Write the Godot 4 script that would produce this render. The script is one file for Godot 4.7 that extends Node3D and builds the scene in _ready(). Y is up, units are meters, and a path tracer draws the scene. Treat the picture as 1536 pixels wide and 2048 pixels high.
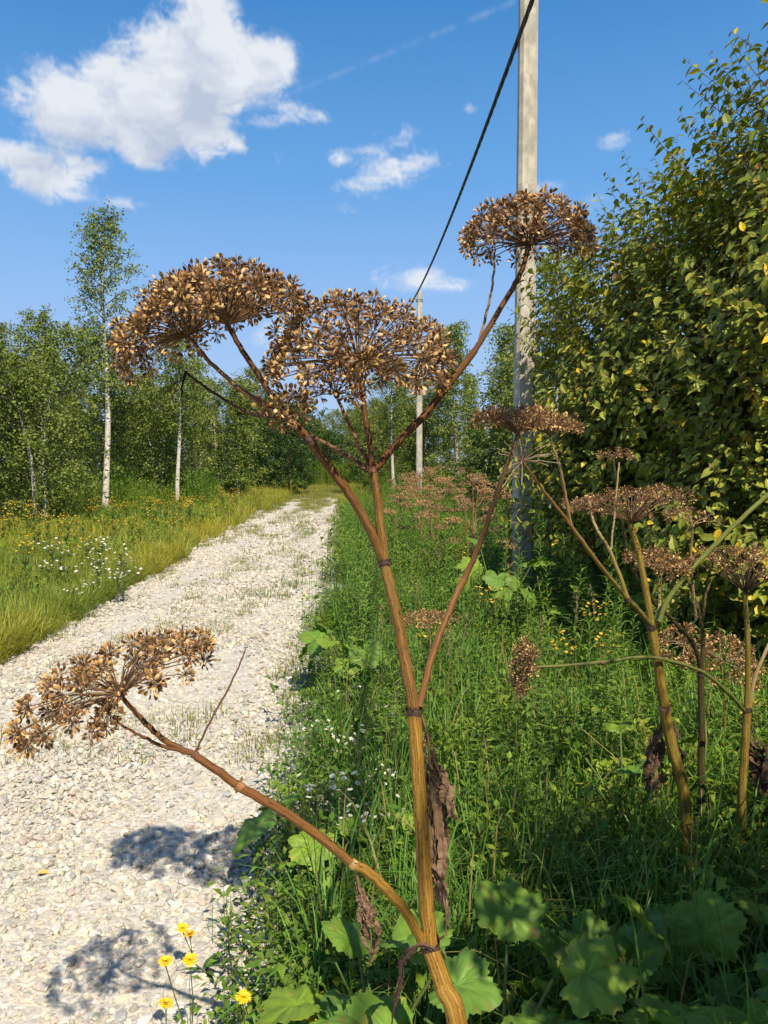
extends Node3D
# A gravel track on a sunny late-summer day with a tall dead hogweed in front, birches on the left, shrubs and two power poles on the right.

const EXPOSURE := 1.4

class Buf:
	var v := PackedVector3Array()
	var n := PackedVector3Array()
	var c := PackedColorArray()
	var t := PackedVector2Array()
	var i := PackedInt32Array()
	var smooth := false
	func _init(s := false) -> void:
		smooth = s
	func put(p: Vector3, col: Color) -> int:
		v.append(p)
		c.append(col)
		return v.size() - 1
	func tri(a: int, b: int, d: int) -> void:
		i.append(a)
		i.append(b)
		i.append(d)
	func mesh(m: Material) -> ArrayMesh:
		var a := []
		a.resize(Mesh.ARRAY_MAX)
		a[Mesh.ARRAY_VERTEX] = v
		if smooth and n.size() == v.size():
			a[Mesh.ARRAY_NORMAL] = n
		if t.size() == v.size():
			a[Mesh.ARRAY_TEX_UV] = t
		a[Mesh.ARRAY_COLOR] = c
		a[Mesh.ARRAY_INDEX] = i
		var r := ArrayMesh.new()
		r.add_surface_from_arrays(Mesh.PRIMITIVE_TRIANGLES, a)
		r.surface_set_material(0, m)
		return r

var rng := RandomNumberGenerator.new()
var taken := {}
var mat := {}
var noise := FastNoiseLite.new()
var umbellets: Array[ArrayMesh] = []
var umbellets_fine: Array[ArrayMesh] = []
var lobed: Array[ArrayMesh] = []

# ---------------------------------------------------------------- helpers
func rf(a: float, b: float) -> float:
	return rng.randf_range(a, b)

func rdir() -> Vector3:
	return Vector3(rng.randfn(), rng.randfn(), rng.randfn()).normalized()

func numbered(called: String) -> String:
	var k: int = taken.get(called, 0)
	taken[called] = k + 1
	return called if k == 0 else "%s_%03d" % [called, k]

func tag(o: Node3D, label: String, category: String, group := "", kind := "") -> void:
	if label:
		o.set_meta("label", label)
	if category:
		o.set_meta("category", category)
	if group:
		o.set_meta("group", group)
	if kind:
		o.set_meta("kind", kind)

func thing(called: String, label: String, category: String, at: Vector3, group := "") -> Node3D:
	var o := Node3D.new()
	o.name = numbered(called)
	add_child(o)
	o.position = at
	tag(o, label, category, group)
	return o

func part(called: String, m: Mesh, parent: Node3D, at := Transform3D()) -> MeshInstance3D:
	var o := MeshInstance3D.new()
	o.name = called
	o.mesh = m
	parent.add_child(o, true)
	o.transform = at
	return o

func top(called: String, m: Mesh, kind: String, label := "") -> MeshInstance3D:
	var o := MeshInstance3D.new()
	o.name = numbered(called)
	o.mesh = m
	add_child(o)
	tag(o, label, "", "", kind)
	return o

func copies(called: String, m: Mesh, where: Array, colors: PackedColorArray, label: String, parent: Node3D = null) -> void:
	if where.is_empty():
		return
	var mm := MultiMesh.new()
	mm.transform_format = MultiMesh.TRANSFORM_3D
	mm.use_colors = colors.size() > 0
	mm.mesh = m
	mm.instance_count = where.size()
	for k in where.size():
		mm.set_instance_transform(k, where[k])
		if colors.size():
			mm.set_instance_color(k, colors[k])
	var o := MultiMeshInstance3D.new()
	o.multimesh = mm
	if parent:
		o.name = called
		parent.add_child(o, true)
	else:
		o.name = numbered(called)
		add_child(o)
	tag(o, label, "", "", "stuff")

func lin(r: float, g: float, b: float) -> Color:
	return Color(r, g, b)

func vary(c: Color, amount: float) -> Color:
	var k := 1.0 + rf(-amount, amount)
	return Color(c.r * k * rf(0.94, 1.06), c.g * k, c.b * k * rf(0.9, 1.1))

func smoothed(p: PackedVector3Array, steps: int) -> PackedVector3Array:
	var out := PackedVector3Array()
	var m := p.size()
	for k in m - 1:
		var a := p[maxi(k - 1, 0)]
		var d := p[mini(k + 2, m - 1)]
		for s in steps:
			out.append(p[k].cubic_interpolate(p[k + 1], a, d, float(s) / steps))
	out.append(p[m - 1])
	return out

func sampled(r: PackedFloat32Array, f: float) -> float:
	var x := clampf(f, 0.0, 1.0) * (r.size() - 1)
	var k := mini(int(x), r.size() - 2)
	return lerpf(r[k], r[k + 1], x - k)

func tube(b: Buf, p: PackedVector3Array, r: PackedFloat32Array, sides: int, c0: Color, c1: Color, ridges := 0, deep := 0.0, cap := false) -> void:
	var m := p.size()
	var first := b.v.size()
	var tng := (p[1] - p[0]).normalized()
	var nor := tng.cross(Vector3(0.31, 0.17, 0.93)).normalized()
	if nor.length() < 0.1:
		nor = Vector3.RIGHT
	var along := 0.0
	var ring := sides + 1
	for k in m:
		if k > 0:
			along += p[k].distance_to(p[k - 1])
		tng = (p[mini(k + 1, m - 1)] - p[maxi(k - 1, 0)]).normalized()
		nor = (nor - tng * nor.dot(tng)).normalized()
		var bi := tng.cross(nor)
		var f := float(k) / (m - 1)
		var rad := sampled(r, f)
		var col := c0.lerp(c1, f)
		for s in ring:
			var a := TAU * s / sides
			var o := nor * cos(a) + bi * sin(a)
			var rr := rad
			if ridges:
				rr *= 1.0 - deep * (0.5 + 0.5 * cos(a * ridges))
			b.v.append(p[k] + o * rr)
			b.c.append(col)
			if b.smooth:
				if ridges:
					var side := bi * cos(a) - nor * sin(a)
					b.n.append((o - side * (deep * 0.5 * ridges * sin(a * ridges))).normalized())
				else:
					b.n.append(o)
			b.t.append(Vector2(float(s) / sides, along))
	for k in m - 1:
		for s in sides:
			var a := first + k * ring + s
			b.tri(a, a + ring, a + 1)
			b.tri(a + 1, a + ring, a + ring + 1)
	if cap:
		for e in [0, m - 1]:
			var q := first + int(e) * ring
			for s in range(1, sides - 1):
				b.tri(q, q + s, q + s + 1)

# a folded, pointed leaf of eight faces
func leaf8(b: Buf, p: Vector3, dir: Vector3, up: Vector3, length: float, width: float, col: Color, fold: float, bend: float) -> void:
	var side := dir.cross(up).normalized()
	var nrm := side.cross(dir)
	var q := b.v.size()
	var w := width * 0.5
	b.put(p, col)
	var m1 := p + dir * length * 0.26
	b.put(m1 + side * w * 0.86 + nrm * fold * w, col)
	b.put(m1, col)
	b.put(m1 - side * w * 0.86 + nrm * fold * w, col)
	var m2 := p + dir * length * 0.6 - nrm * bend * length * 0.35
	b.put(m2 + side * w * 0.88 + nrm * fold * w, col)
	b.put(m2, col)
	b.put(m2 - side * w * 0.88 + nrm * fold * w, col)
	b.put(p + dir * length - nrm * bend * length, col)
	for f in [[0, 1, 2], [0, 2, 3], [1, 4, 2], [2, 4, 5], [2, 5, 3], [3, 5, 6], [4, 7, 5], [5, 7, 6]]:
		b.tri(q + f[0], q + f[1], q + f[2])

# a narrow folded leaf of four faces
func leaf4(b: Buf, p: Vector3, dir: Vector3, up: Vector3, length: float, width: float, col: Color, fold := 0.2, bend := 0.1, mid := 0.4) -> void:
	var side := dir.cross(up).normalized()
	var nrm := side.cross(dir)
	var q := b.v.size()
	var m := p + dir * length * mid
	b.put(p, col)
	b.put(m + side * width * 0.5 + nrm * fold * width * 0.5, col)
	b.put(m, col)
	b.put(m - side * width * 0.5 + nrm * fold * width * 0.5, col)
	b.put(p + dir * length - nrm * bend * length, col)
	b.tri(q, q + 1, q + 2)
	b.tri(q, q + 2, q + 3)
	b.tri(q + 1, q + 4, q + 2)
	b.tri(q + 2, q + 4, q + 3)

# two faces: a small far leaf
func leaf2(b: Buf, p: Vector3, dir: Vector3, side: Vector3, length: float, width: float, col: Color) -> void:
	var q := b.v.size()
	var m := p + dir * length * 0.45
	b.put(p, col)
	b.put(m + side * width * 0.5, col)
	b.put(p + dir * length, col)
	b.put(m - side * width * 0.5, col)
	b.tri(q, q + 1, q + 2)
	b.tri(q, q + 2, q + 3)

func blade(b: Buf, p: Vector3, lean: Vector3, height: float, width: float, droop: float, col: Color, steps := 4) -> void:
	var side := lean.cross(Vector3.UP).normalized().rotated(Vector3.UP, rf(-0.6, 0.6))
	var q := b.v.size()
	var flat := Vector3(lean.x, 0, lean.z)
	for k in steps:
		var f := float(k) / steps
		var c := p + lean * height * f + (flat * droop - Vector3.UP * droop * 0.8) * height * f * f * f
		var w := width * 0.5 * (1.0 - f * f * 0.85) * (0.75 if k == 0 else 1.0)
		b.put(c + side * w, col)
		b.put(c - side * w, col)
	b.put(p + lean * height + (flat * droop - Vector3.UP * droop * 0.8) * height, col)
	for k in steps - 1:
		var a := q + k * 2
		b.tri(a, a + 2, a + 1)
		b.tri(a + 1, a + 2, a + 3)
	var e := q + (steps - 1) * 2
	b.tri(e, e + 2, e + 1)

func standard(rough: float, vc := true) -> StandardMaterial3D:
	var m := StandardMaterial3D.new()
	m.vertex_color_use_as_albedo = vc
	m.roughness = rough
	m.cull_mode = BaseMaterial3D.CULL_DISABLED
	return m

func foliage(rough: float, through: float, warm := 1.15) -> StandardMaterial3D:
	var m := standard(rough)
	m.backlight_enabled = true
	m.backlight = Color(through * 0.95, through * warm, through * 0.35)
	m.metallic_specular = 0.35
	return m

func from_image(im: Image) -> ImageTexture:
	return ImageTexture.create_from_image(im)

# ---------------------------------------------------------------- ground shape
func road_left(d: float) -> float:
	return -2.82 - 0.041 * d

func road_right(d: float) -> float:
	return -0.2 - 0.044 * d

func ground_y(x: float, z: float) -> float:
	var d := -z
	var off := maxf(road_left(d) - x, x - road_right(d))
	var k := smoothstep(0.1, 1.6, off)
	return k * (noise.get_noise_2d(x * 22.0, z * 22.0) * 0.07 + 0.03) - 0.006 * (1.0 - k)

# ---------------------------------------------------------------- materials
func make_materials() -> void:
	# streaked, speckled skin of dead hogweed stems: a grey pattern that tints the colour of each stem
	var im := Image.create(128, 512, false, Image.FORMAT_RGB8)
	var st := FastNoiseLite.new()
	st.seed = 5
	st.frequency = 0.03
	st.fractal_octaves = 4
	var sp := FastNoiseLite.new()
	sp.seed = 9
	sp.frequency = 0.06
	for y in 512:
		for x in 128:
			var a := TAU * x / 128.0
			var cx := cos(a) * 60.0
			var cz := sin(a) * 60.0
			var s := st.get_noise_3d(cx * 1.6, y * 0.09, cz * 1.6) + 0.55 * st.get_noise_3d(cx * 5.0, y * 0.16 + 90.0, cz * 5.0)
			var blot := sp.get_noise_3d(cx * 1.2, y * 0.5, cz * 1.2)
			var k := clampf(0.86 + s * 0.26 + 0.16 * st.get_noise_3d(cx * 14.0, y * 0.5, cz * 14.0), 0.35, 1.0)
			if blot > 0.3:
				k *= lerpf(1.0, 0.55, clampf((blot - 0.3) * 5.0, 0, 1))
			if sp.get_noise_3d(cx * 6.0, y * 1.6, cz * 6.0) > 0.5:
				k *= 0.6
			var grey := clampf(sp.get_noise_3d(cx * 0.7 + 60.0, y * 0.25, cz * 0.7) * 1.6, 0.0, 0.5)
			im.set_pixel(x, y, Color(k, pow(k, 1.35), pow(k, 1.7)).lerp(Color(k * 0.9, k * 0.88, k * 0.8), grey))
	var stem := standard(0.62)
	stem.albedo_texture = from_image(im)
	stem.uv1_scale = Vector3(1, 3.2, 1)
	stem.metallic_specular = 0.3
	mat.stem = stem
	mat.dry = standard(0.75)
	mat.dry.backlight_enabled = true
	mat.dry.backlight = Color(0.22, 0.17, 0.1)
	mat.fruit = standard(0.55)
	mat.fruit.backlight_enabled = true
	mat.fruit.backlight = Color(0.35, 0.27, 0.16)
	mat.shrub_leaf = foliage(0.42, 0.6)
	mat.tree_leaf = foliage(0.5, 0.65)
	mat.herb = foliage(0.5, 0.65)
	mat.grass = foliage(0.5, 0.65)
	mat.broad = foliage(0.5, 0.6)
	mat.petal = standard(0.6)
	mat.petal.backlight_enabled = true
	mat.petal.backlight = Color(0.5, 0.45, 0.3)
	mat.twig = standard(0.8)
	# birch bark with dark dashes
	var bk := Image.create(128, 512, false, Image.FORMAT_RGB8)
	var bn := FastNoiseLite.new()
	bn.seed = 31
	bn.frequency = 0.02
	bn.fractal_octaves = 3
	for y in 512:
		for x in 128:
			var a := TAU * x / 128.0
			var n1 := bn.get_noise_3d(cos(a) * 22.0, y * 2.6, sin(a) * 22.0)
			var n2 := bn.get_noise_3d(cos(a) * 70.0, y * 0.6 + 300.0, sin(a) * 70.0)
			var k := 0.86 + n2 * 0.18
			if n1 > 0.3:
				k *= lerpf(1.0, 0.16, clampf((n1 - 0.3) * 9.0, 0, 1))
			bk.set_pixel(x, y, Color(k, k * 0.975, k * 0.93))
	var bark := standard(0.7)
	bark.albedo_texture = from_image(bk)
	bark.uv1_scale = Vector3(1, 0.7, 1)
	mat.bark = bark
	# concrete: cast grain, pores and weather stains
	var cn := FastNoiseLite.new()
	cn.seed = 3
	cn.frequency = 0.012
	cn.fractal_octaves = 5
	var cp := FastNoiseLite.new()
	cp.seed = 4
	cp.frequency = 0.11
	var ci := Image.create(512, 512, false, Image.FORMAT_RGB8)
	for y in 512:
		for x in 512:
			var k := 0.88 + cn.get_noise_2d(x * 0.8, y * 0.7) * 0.2 + cp.get_noise_2d(x * 2.5, y * 2.5) * 0.07
			if cp.get_noise_2d(x + 700.0, y) > 0.52:
				k *= 0.85
			k = clampf(k, 0.0, 1.0)
			ci.set_pixel(x, y, Color(k, k * 0.98, k * 0.93))
	var con := standard(0.9, false)
	con.albedo_color = lin(0.56, 0.53, 0.475).linear_to_srgb()
	con.albedo_texture = from_image(ci)
	con.uv1_triplanar = true
	con.uv1_scale = Vector3(1.1, 0.9, 1.1)
	mat.concrete = con
	var mt := standard(0.45, false)
	mt.albedo_color = lin(0.3, 0.3, 0.3).linear_to_srgb()
	mt.metallic = 0.9
	mat.metal = mt
	var rub := standard(0.55, false)
	rub.albedo_color = lin(0.012, 0.012, 0.014).linear_to_srgb()
	mat.rubber = rub
	# soil and litter under the plants
	var soil := standard(0.95, false)
	soil.albedo_texture = ramp_noise(0.02, 5, 11, [lin(0.025, 0.02, 0.01), lin(0.06, 0.055, 0.022), lin(0.09, 0.1, 0.03), lin(0.12, 0.105, 0.05)])
	soil.uv1_triplanar = true
	soil.uv1_world_triplanar = true
	soil.uv1_scale = Vector3(0.35, 0.35, 0.35)
	mat.soil = soil
	# crushed limestone seen from afar: chips too fine to tell apart
	var grav := standard(0.95, false)
	var chips := gravel_image(17)
	grav.albedo_texture = chips[0]
	grav.heightmap_enabled = true
	grav.heightmap_texture = chips[1]
	grav.heightmap_scale = 1.2
	grav.uv1_triplanar = true
	grav.uv1_world_triplanar = true
	grav.uv1_scale = Vector3(0.45, 0.45, 0.45)
	mat.gravel_bed = grav
	mat.stone = standard(0.9)
	mat.stone.metallic_specular = 0.3

func ramp_noise(freq: float, octaves: int, sd: int, cols: Array) -> NoiseTexture2D:
	var t := NoiseTexture2D.new()
	t.width = 512
	t.height = 512
	t.seamless = true
	var n := FastNoiseLite.new()
	n.seed = sd
	n.frequency = freq
	n.fractal_octaves = octaves
	t.noise = n
	var g := Gradient.new()
	var offs := PackedFloat32Array()
	var cc := PackedColorArray()
	for k in cols.size():
		offs.append(float(k) / (cols.size() - 1))
		cc.append((cols[k] as Color).linear_to_srgb())
	g.offsets = offs
	g.colors = cc
	t.color_ramp = g
	return t

func gravel_image(sd: int) -> Array:
	var cell := FastNoiseLite.new()
	cell.seed = sd
	cell.noise_type = FastNoiseLite.TYPE_CELLULAR
	cell.frequency = 0.085
	cell.cellular_return_type = FastNoiseLite.RETURN_CELL_VALUE
	var edge := FastNoiseLite.new()
	edge.seed = sd
	edge.noise_type = FastNoiseLite.TYPE_CELLULAR
	edge.frequency = 0.085
	edge.cellular_return_type = FastNoiseLite.RETURN_DISTANCE2_SUB
	var a := cell.get_seamless_image(768, 768)
	var e := edge.get_seamless_image(768, 768)
	var out := Image.create(768, 768, false, Image.FORMAT_RGB8)
	var hi := Image.create(768, 768, false, Image.FORMAT_RGB8)
	for y in 768:
		for x in 768:
			var v := a.get_pixel(x, y).r
			var w := e.get_pixel(x, y).r
			var k := 0.62 + 0.2 * v
			out.set_pixel(x, y, Color(k, k * 0.965, k * (0.87 + 0.06 * v)))
			hi.set_pixel(x, y, Color(w, w, w))
	return [from_image(out), from_image(hi)]

# ---------------------------------------------------------------- sky
func sky_color(el: float) -> Vector3:
	var stops := [[0.0, Vector3(0.50, 0.66, 0.90)], [6.0, Vector3(0.40, 0.60, 0.92)], [12.0, Vector3(0.29, 0.52, 0.90)], [19.0, Vector3(0.155, 0.40, 0.80)], [30.0, Vector3(0.06, 0.25, 0.61)], [60.0, Vector3(0.035, 0.15, 0.43)], [90.0, Vector3(0.03, 0.12, 0.36)]]
	for k in range(1, stops.size()):
		if el <= stops[k][0]:
			var f: float = (el - stops[k - 1][0]) / (stops[k][0] - stops[k - 1][0])
			return (stops[k - 1][1] as Vector3).lerp(stops[k][1], f)
	return stops[-1][1]

func srgb8(v: float) -> int:
	var x := clampf(v / EXPOSURE, 0.0, 1.0)
	return int(255.0 * (12.92 * x if x < 0.0031308 else 1.055 * pow(x, 1.0 / 2.4) - 0.055) + 0.5)

func make_sky() -> ImageTexture:
	var cn := FastNoiseLite.new()
	cn.seed = 77
	cn.frequency = 1.0
	cn.fractal_octaves = 5
	# whole upper sky, coarse: scattered fair-weather clouds away from the view
	var cw := 1024
	var ch := 512
	var data := PackedByteArray()
	data.resize(cw * ch * 3)
	for y in ch:
		var el := 90.0 - (y + 0.5) / ch * 180.0
		if el < 0:
			for x in cw:
				var q := (y * cw + x) * 3
				data[q] = srgb8(0.12)
				data[q + 1] = srgb8(0.12)
				data[q + 2] = srgb8(0.08)
			continue
		var base := sky_color(el)
		var ce := cos(deg_to_rad(el))
		var se := sin(deg_to_rad(el))
		for x in cw:
			var az := wrapf((x + 0.5) / cw * 360.0, -180.0, 180.0)
			var col := base
			var clear := smoothstep(30.0, 40.0, absf(az)) if el < 40.0 else smoothstep(34.0, 42.0, el)
			if clear > 0.0:
				var dx := sin(deg_to_rad(az)) * ce
				var dz := -cos(deg_to_rad(az)) * ce
				var h := 1.0 / (se + 0.25)
				var d := cn.get_noise_3d(dx * h * 1.6, 3.0, dz * h * 1.6)
				var k := smoothstep(0.16, 0.42, d) * clear
				col = col.lerp(Vector3(0.72, 0.76, 0.82), k * 0.9)
			var q := (y * cw + x) * 3
			data[q] = srgb8(col.x)
			data[q + 1] = srgb8(col.y)
			data[q + 2] = srgb8(col.z)
	var im := Image.create_from_data(cw, ch, false, Image.FORMAT_RGB8, data)
	im.resize(4096, 2048, Image.INTERPOLATE_CUBIC)
	# the clouds in view: heaps of soft puffs by azimuth and elevation in degrees [centre, half width, half height, weight]
	var puffs := [
		[Vector2(-12.71, 26.34), 3.6, 3.1, 1.2], [Vector2(-15.39, 24.20), 4.4, 3.0, 1.3], [Vector2(-9.34, 25.39), 3.0, 1.9, 1.2], [Vector2(-7.68, 26.03), 1.7, 1.4, 1.1], [Vector2(-18.79, 22.72), 4.8, 2.4, 1.2], [Vector2(-21.76, 21.51), 3.4, 1.9, 1.0], [Vector2(-22.61, 23.54), 2.0, 1.1, 0.55],
		[Vector2(-15.11, 21.70), 4.4, 2.2, 1.2], [Vector2(-16.61, 20.12), 2.0, 1.2, 0.9], [Vector2(-12.01, 28.10), 1.8, 2.0, 1.0], [Vector2(-12.08, 23.52), 3.0, 1.6, 1.0], [Vector2(-24.69, 22.82), 0.9, 0.8, 0.5], [Vector2(-11.78, 21.54), 1.3, 1.0, 0.5],
		[Vector2(-23.35, 18.49), 3.8, 1.5, 1.0], [Vector2(-22.17, 17.57), 2.3, 1.2, 0.85], [Vector2(-25.23, 19.21), 1.6, 0.8, 0.85], [Vector2(-19.98, 19.04), 1.4, 0.8, 0.55],
		[Vector2(-1.53, 18.87), 1.9, 0.8, 0.85], [Vector2(0.60, 19.70), 2.7, 1.1, 0.85], [Vector2(2.90, 20.59), 2.0, 0.9, 0.62], [Vector2(-3.29, 20.65), 1.5, 0.7, 0.6], [Vector2(-0.99, 21.07), 1.3, 0.6, 0.5], [Vector2(0.95, 22.02), 1.6, 0.9, 0.48], [Vector2(-2.77, 17.51), 1.2, 0.5, 0.4],
		[Vector2(-8.34, 22.57), 1.5, 0.7, 0.62], [Vector2(-6.08, 23.08), 1.8, 0.9, 0.6], [Vector2(-4.51, 22.90), 0.8, 0.5, 0.5], [Vector2(-10.25, 21.18), 0.8, 0.7, 0.75], [Vector2(-6.80, 20.49), 1.3, 0.7, 0.38], [Vector2(6.04, 23.54), 0.6, 0.5, 0.52], [Vector2(1.86, 12.80), 2.7, 1.0, 0.6], [Vector2(2.93, 13.29), 1.5, 0.9, 0.5],
		[Vector2(5.13, 12.49), 1.7, 0.6, 0.65], [Vector2(15.75, 20.98), 1.4, 0.7, 0.7], [Vector2(11.45, 18.28), 1.9, 0.9, 0.72], [Vector2(14.66, 17.60), 1.4, 0.8, 0.55], [Vector2(-7.95, 9.04), 1.7, 1.3, 0.75], [Vector2(-9.57, 5.66), 1.8, 0.7, 0.6], [Vector2(12.19, 14.09), 1.2, 0.8, 0.8], [Vector2(-10.31, 28.98), 0.9, 0.8, 0.4], [Vector2(-17.81, 17.04), 1.9, 0.5, 0.4],
	]
	var x0 := 2048 - 400
	var x1 := 2048 + 400
	var y0 := 1024 - 440
	var w := x1 - x0
	var hh := 440
	var field := PackedFloat32Array()
	field.resize(w * hh)
	var per := 4096.0 / 360.0
	for p in puffs:
		var cx: float = 2048.0 + p[0].x * per - x0
		var cy: float = 1024.0 - p[0].y * per - y0
		var rx: float = p[1] * per * 1.35
		var ry: float = p[2] * per * 1.35
		for y in range(maxi(0, int(cy - ry)), mini(hh, int(cy + ry) + 1)):
			for x in range(maxi(0, int(cx - rx)), mini(w, int(cx + rx) + 1)):
				var q := Vector2((x - cx) / rx, (y - cy) / ry).length_squared()
				if q < 1.0:
					field[y * w + x] = minf(field[y * w + x] + p[3] * (1.0 - q) * (1.0 - q), 1.7)
	cn.fractal_octaves = 6
	var trail_a: Vector2 = Vector2(-10.40, 22.74)
	var trail_b: Vector2 = Vector2(9.09, 29.05)
	for y in hh:
		var el := 90.0 - (y + y0 + 0.5) / 2048.0 * 180.0
		var base := sky_color(el)
		for x in w:
			var az := (x + x0 + 0.5) / per - 180.0
			var f := field[y * w + x]
			var col := base
			if f > 0.02:
				var warp := cn.get_noise_2d(az * 0.3 + 200.0, el * 0.3) * 2.2
				var n := cn.get_noise_2d(az * 0.2 + warp * 0.2, el * 0.3) * 0.8 + cn.get_noise_2d(az * 0.9 + 50.0 + warp, el * 1.3) * 0.5 + cn.get_noise_2d(az * 3.2 + warp, el * 4.0 + 20.0) * 0.16
				var d := pow(smoothstep(0.16, 1.22, f + n * (0.6 + 0.2 * minf(f, 1.0)) + 0.06), 1.15)
				# thicker away from the sunny upper right side: greyer
				var up := maxi(y - 26, 0) * w + mini(x + 10, w - 1)
				var bulk := field[up] / (1.0 + 0.45 * field[up])
				var grey := clampf(bulk * 0.62 - 0.12 + n * -0.32 + cn.get_noise_2d(az * 0.22 + 9.0 + warp * 0.15, el * 0.3 + 4.0) * 0.75, 0.0, 0.85)
				var white := Vector3(0.84, 0.87, 0.92).lerp(Vector3(0.46, 0.54, 0.69), grey)
				col = col.lerp(white, d * 0.95)
			var pt := Vector2(az, el)
			var along := clampf((pt - trail_a).dot(trail_b - trail_a) / (trail_b - trail_a).length_squared(), 0.0, 1.0)
			var away := pt.distance_to(trail_a.lerp(trail_b, along) + Vector2(0, sin(along * PI) * 0.4))
			if away < 0.5 and along > 0.0 and along < 1.0:
				var k := exp(-away * away * 40.0) * (0.1 + 0.22 * cn.get_noise_2d(along * 14.0, 8.0)) * smoothstep(0.0, 0.3, along)
				col = col.lerp(Vector3(0.75, 0.8, 0.88), maxf(k, 0.0))
			im.set_pixel((x + x0 + 2048) % 4096, y + y0, Color8(srgb8(col.x), srgb8(col.y), srgb8(col.z)))
	return from_image(im)

# ---------------------------------------------------------------- hogweed
func fruit(b: Buf, p: Vector3, dir: Vector3, up: Vector3, length: float, width: float, thick: float, col: Color) -> void:
	var side := dir.cross(up).normalized()
	var nrm := side.cross(dir)
	var q := b.v.size()
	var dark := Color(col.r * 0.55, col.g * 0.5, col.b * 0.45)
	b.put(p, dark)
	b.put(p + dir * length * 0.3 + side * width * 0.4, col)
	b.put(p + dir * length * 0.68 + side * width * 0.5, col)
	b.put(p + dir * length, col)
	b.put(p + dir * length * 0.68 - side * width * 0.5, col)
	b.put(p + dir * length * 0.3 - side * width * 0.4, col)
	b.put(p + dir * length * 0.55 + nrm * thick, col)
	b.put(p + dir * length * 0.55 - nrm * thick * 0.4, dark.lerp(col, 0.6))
	for k in 6:
		var e := (k + 1) % 6
		b.tri(q + 6, q + k, q + e)
		b.tri(q + 7, q + e, q + k)

func make_umbellets() -> void:
	rng.seed = 101
	var tones := [lin(0.54, 0.315, 0.11), lin(0.43, 0.235, 0.075), lin(0.29, 0.145, 0.046), lin(0.13, 0.06, 0.022), lin(0.66, 0.43, 0.175)]
	for kind in 2:
		for k in 7:
			var b := Buf.new()
			var count := 25 + rng.randi() % 8 if kind == 0 else 24
			var lean := rng.randi() % 4
			for s in count:
				var f := (s + 0.5) / count
				var ang := acos(1.0 - f * 1.38)
				var az := s * 2.39996 + rf(-0.3, 0.3)
				var d := Vector3(sin(ang) * cos(az), cos(ang), sin(ang) * sin(az))
				d = (d + rdir() * 0.16).normalized()
				var reach := rf(0.009, 0.019) if kind == 0 else rf(0.011, 0.022)
				var tip := d * reach + Vector3(0, 0.002, 0)
				tube(b, PackedVector3Array([Vector3.ZERO, d * reach * 0.5 + Vector3.UP * 0.002, tip]), PackedFloat32Array([0.0006, 0.0005]), 3, lin(0.2, 0.11, 0.045), lin(0.16, 0.08, 0.035))
				var col: Color = tones[(lean + rng.randi() % 3) % 5]
				if rng.randf() < 0.18:
					col = tones[3]
				var size := rf(0.85, 1.15)
				var aim := (d + rdir() * 0.17).normalized()
				if kind == 0:
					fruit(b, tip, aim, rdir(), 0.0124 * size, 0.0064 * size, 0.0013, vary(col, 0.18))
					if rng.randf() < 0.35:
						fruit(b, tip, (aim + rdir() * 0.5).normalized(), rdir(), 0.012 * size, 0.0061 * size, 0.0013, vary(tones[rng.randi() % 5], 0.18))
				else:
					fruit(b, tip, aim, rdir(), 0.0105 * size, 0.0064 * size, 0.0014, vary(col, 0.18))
			b.t.clear()
			(umbellets if kind == 0 else umbellets_fine).append(b.mesh(mat.fruit))

# an umbel: a mesh of rays whose children are the umbellets
func umbel(parent: Node3D, o: Vector3, centre: Vector3, axis: Vector3, reach: float, most: float, count: int, flat: float, size: float, ray_col: Color, fine := false, gaps := 0.0, droop := 0.0, label := "") -> void:
	axis = axis.normalized()
	var b := Buf.new()
	var c := centre - o
	var px := axis.cross(Vector3(0.2, 0.1, 1)).normalized()
	var pz := px.cross(axis)
	var ends := []
	for s in count:
		if rng.randf() < gaps:
			continue
		var f := (s + 0.5) / count
		var ang := acos(1.0 - f * (1.0 - cos(most)))
		var az := s * 2.39996 + rf(-0.16, 0.16)
		var out := px * cos(az) + pz * sin(az)
		var dir := (axis * cos(ang) * flat + out * sin(ang)) * rf(0.86, 1.1)
		if flat < 0.0:
			ang = sqrt(f)
			dir = axis * (-flat - 0.12 * f + rf(-0.06, 0.06)) + out * sqrt(f) * rf(0.9, 1.06)
		dir += rdir() * 0.05
		var e := c + dir * reach + Vector3.DOWN * droop * reach * sin(ang) * rf(0.4, 1.3)
		var mid := c + dir * reach * 0.5 + axis * reach * 0.05
		tube(b, PackedVector3Array([c, mid, e]), PackedFloat32Array([0.0017, 0.0013, 0.001]), 4, vary(ray_col, 0.2), vary(ray_col, 0.2))
		ends.append([e, (e - mid).normalized()])
	# the knob where the rays meet
	tube(b, PackedVector3Array([c - axis * 0.012, c - axis * 0.005, c + axis * 0.004]), PackedFloat32Array([0.0055, 0.0075, 0.004]), 8, ray_col, ray_col)
	b.t.clear()
	var u := part("umbel", b.mesh(mat.dry), parent)
	if label:
		u.set_meta("label", label)
	for e in ends:
		var y: Vector3 = e[1]
		var x := y.cross(rdir()).normalized()
		var k := size * rf(0.85, 1.15)
		var m: ArrayMesh = (umbellets_fine if fine else umbellets)[rng.randi() % umbellets.size()]
		part("umbellet", m, u, Transform3D(Basis(x * k, y * k, x.cross(y) * k), e[0]))

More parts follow.
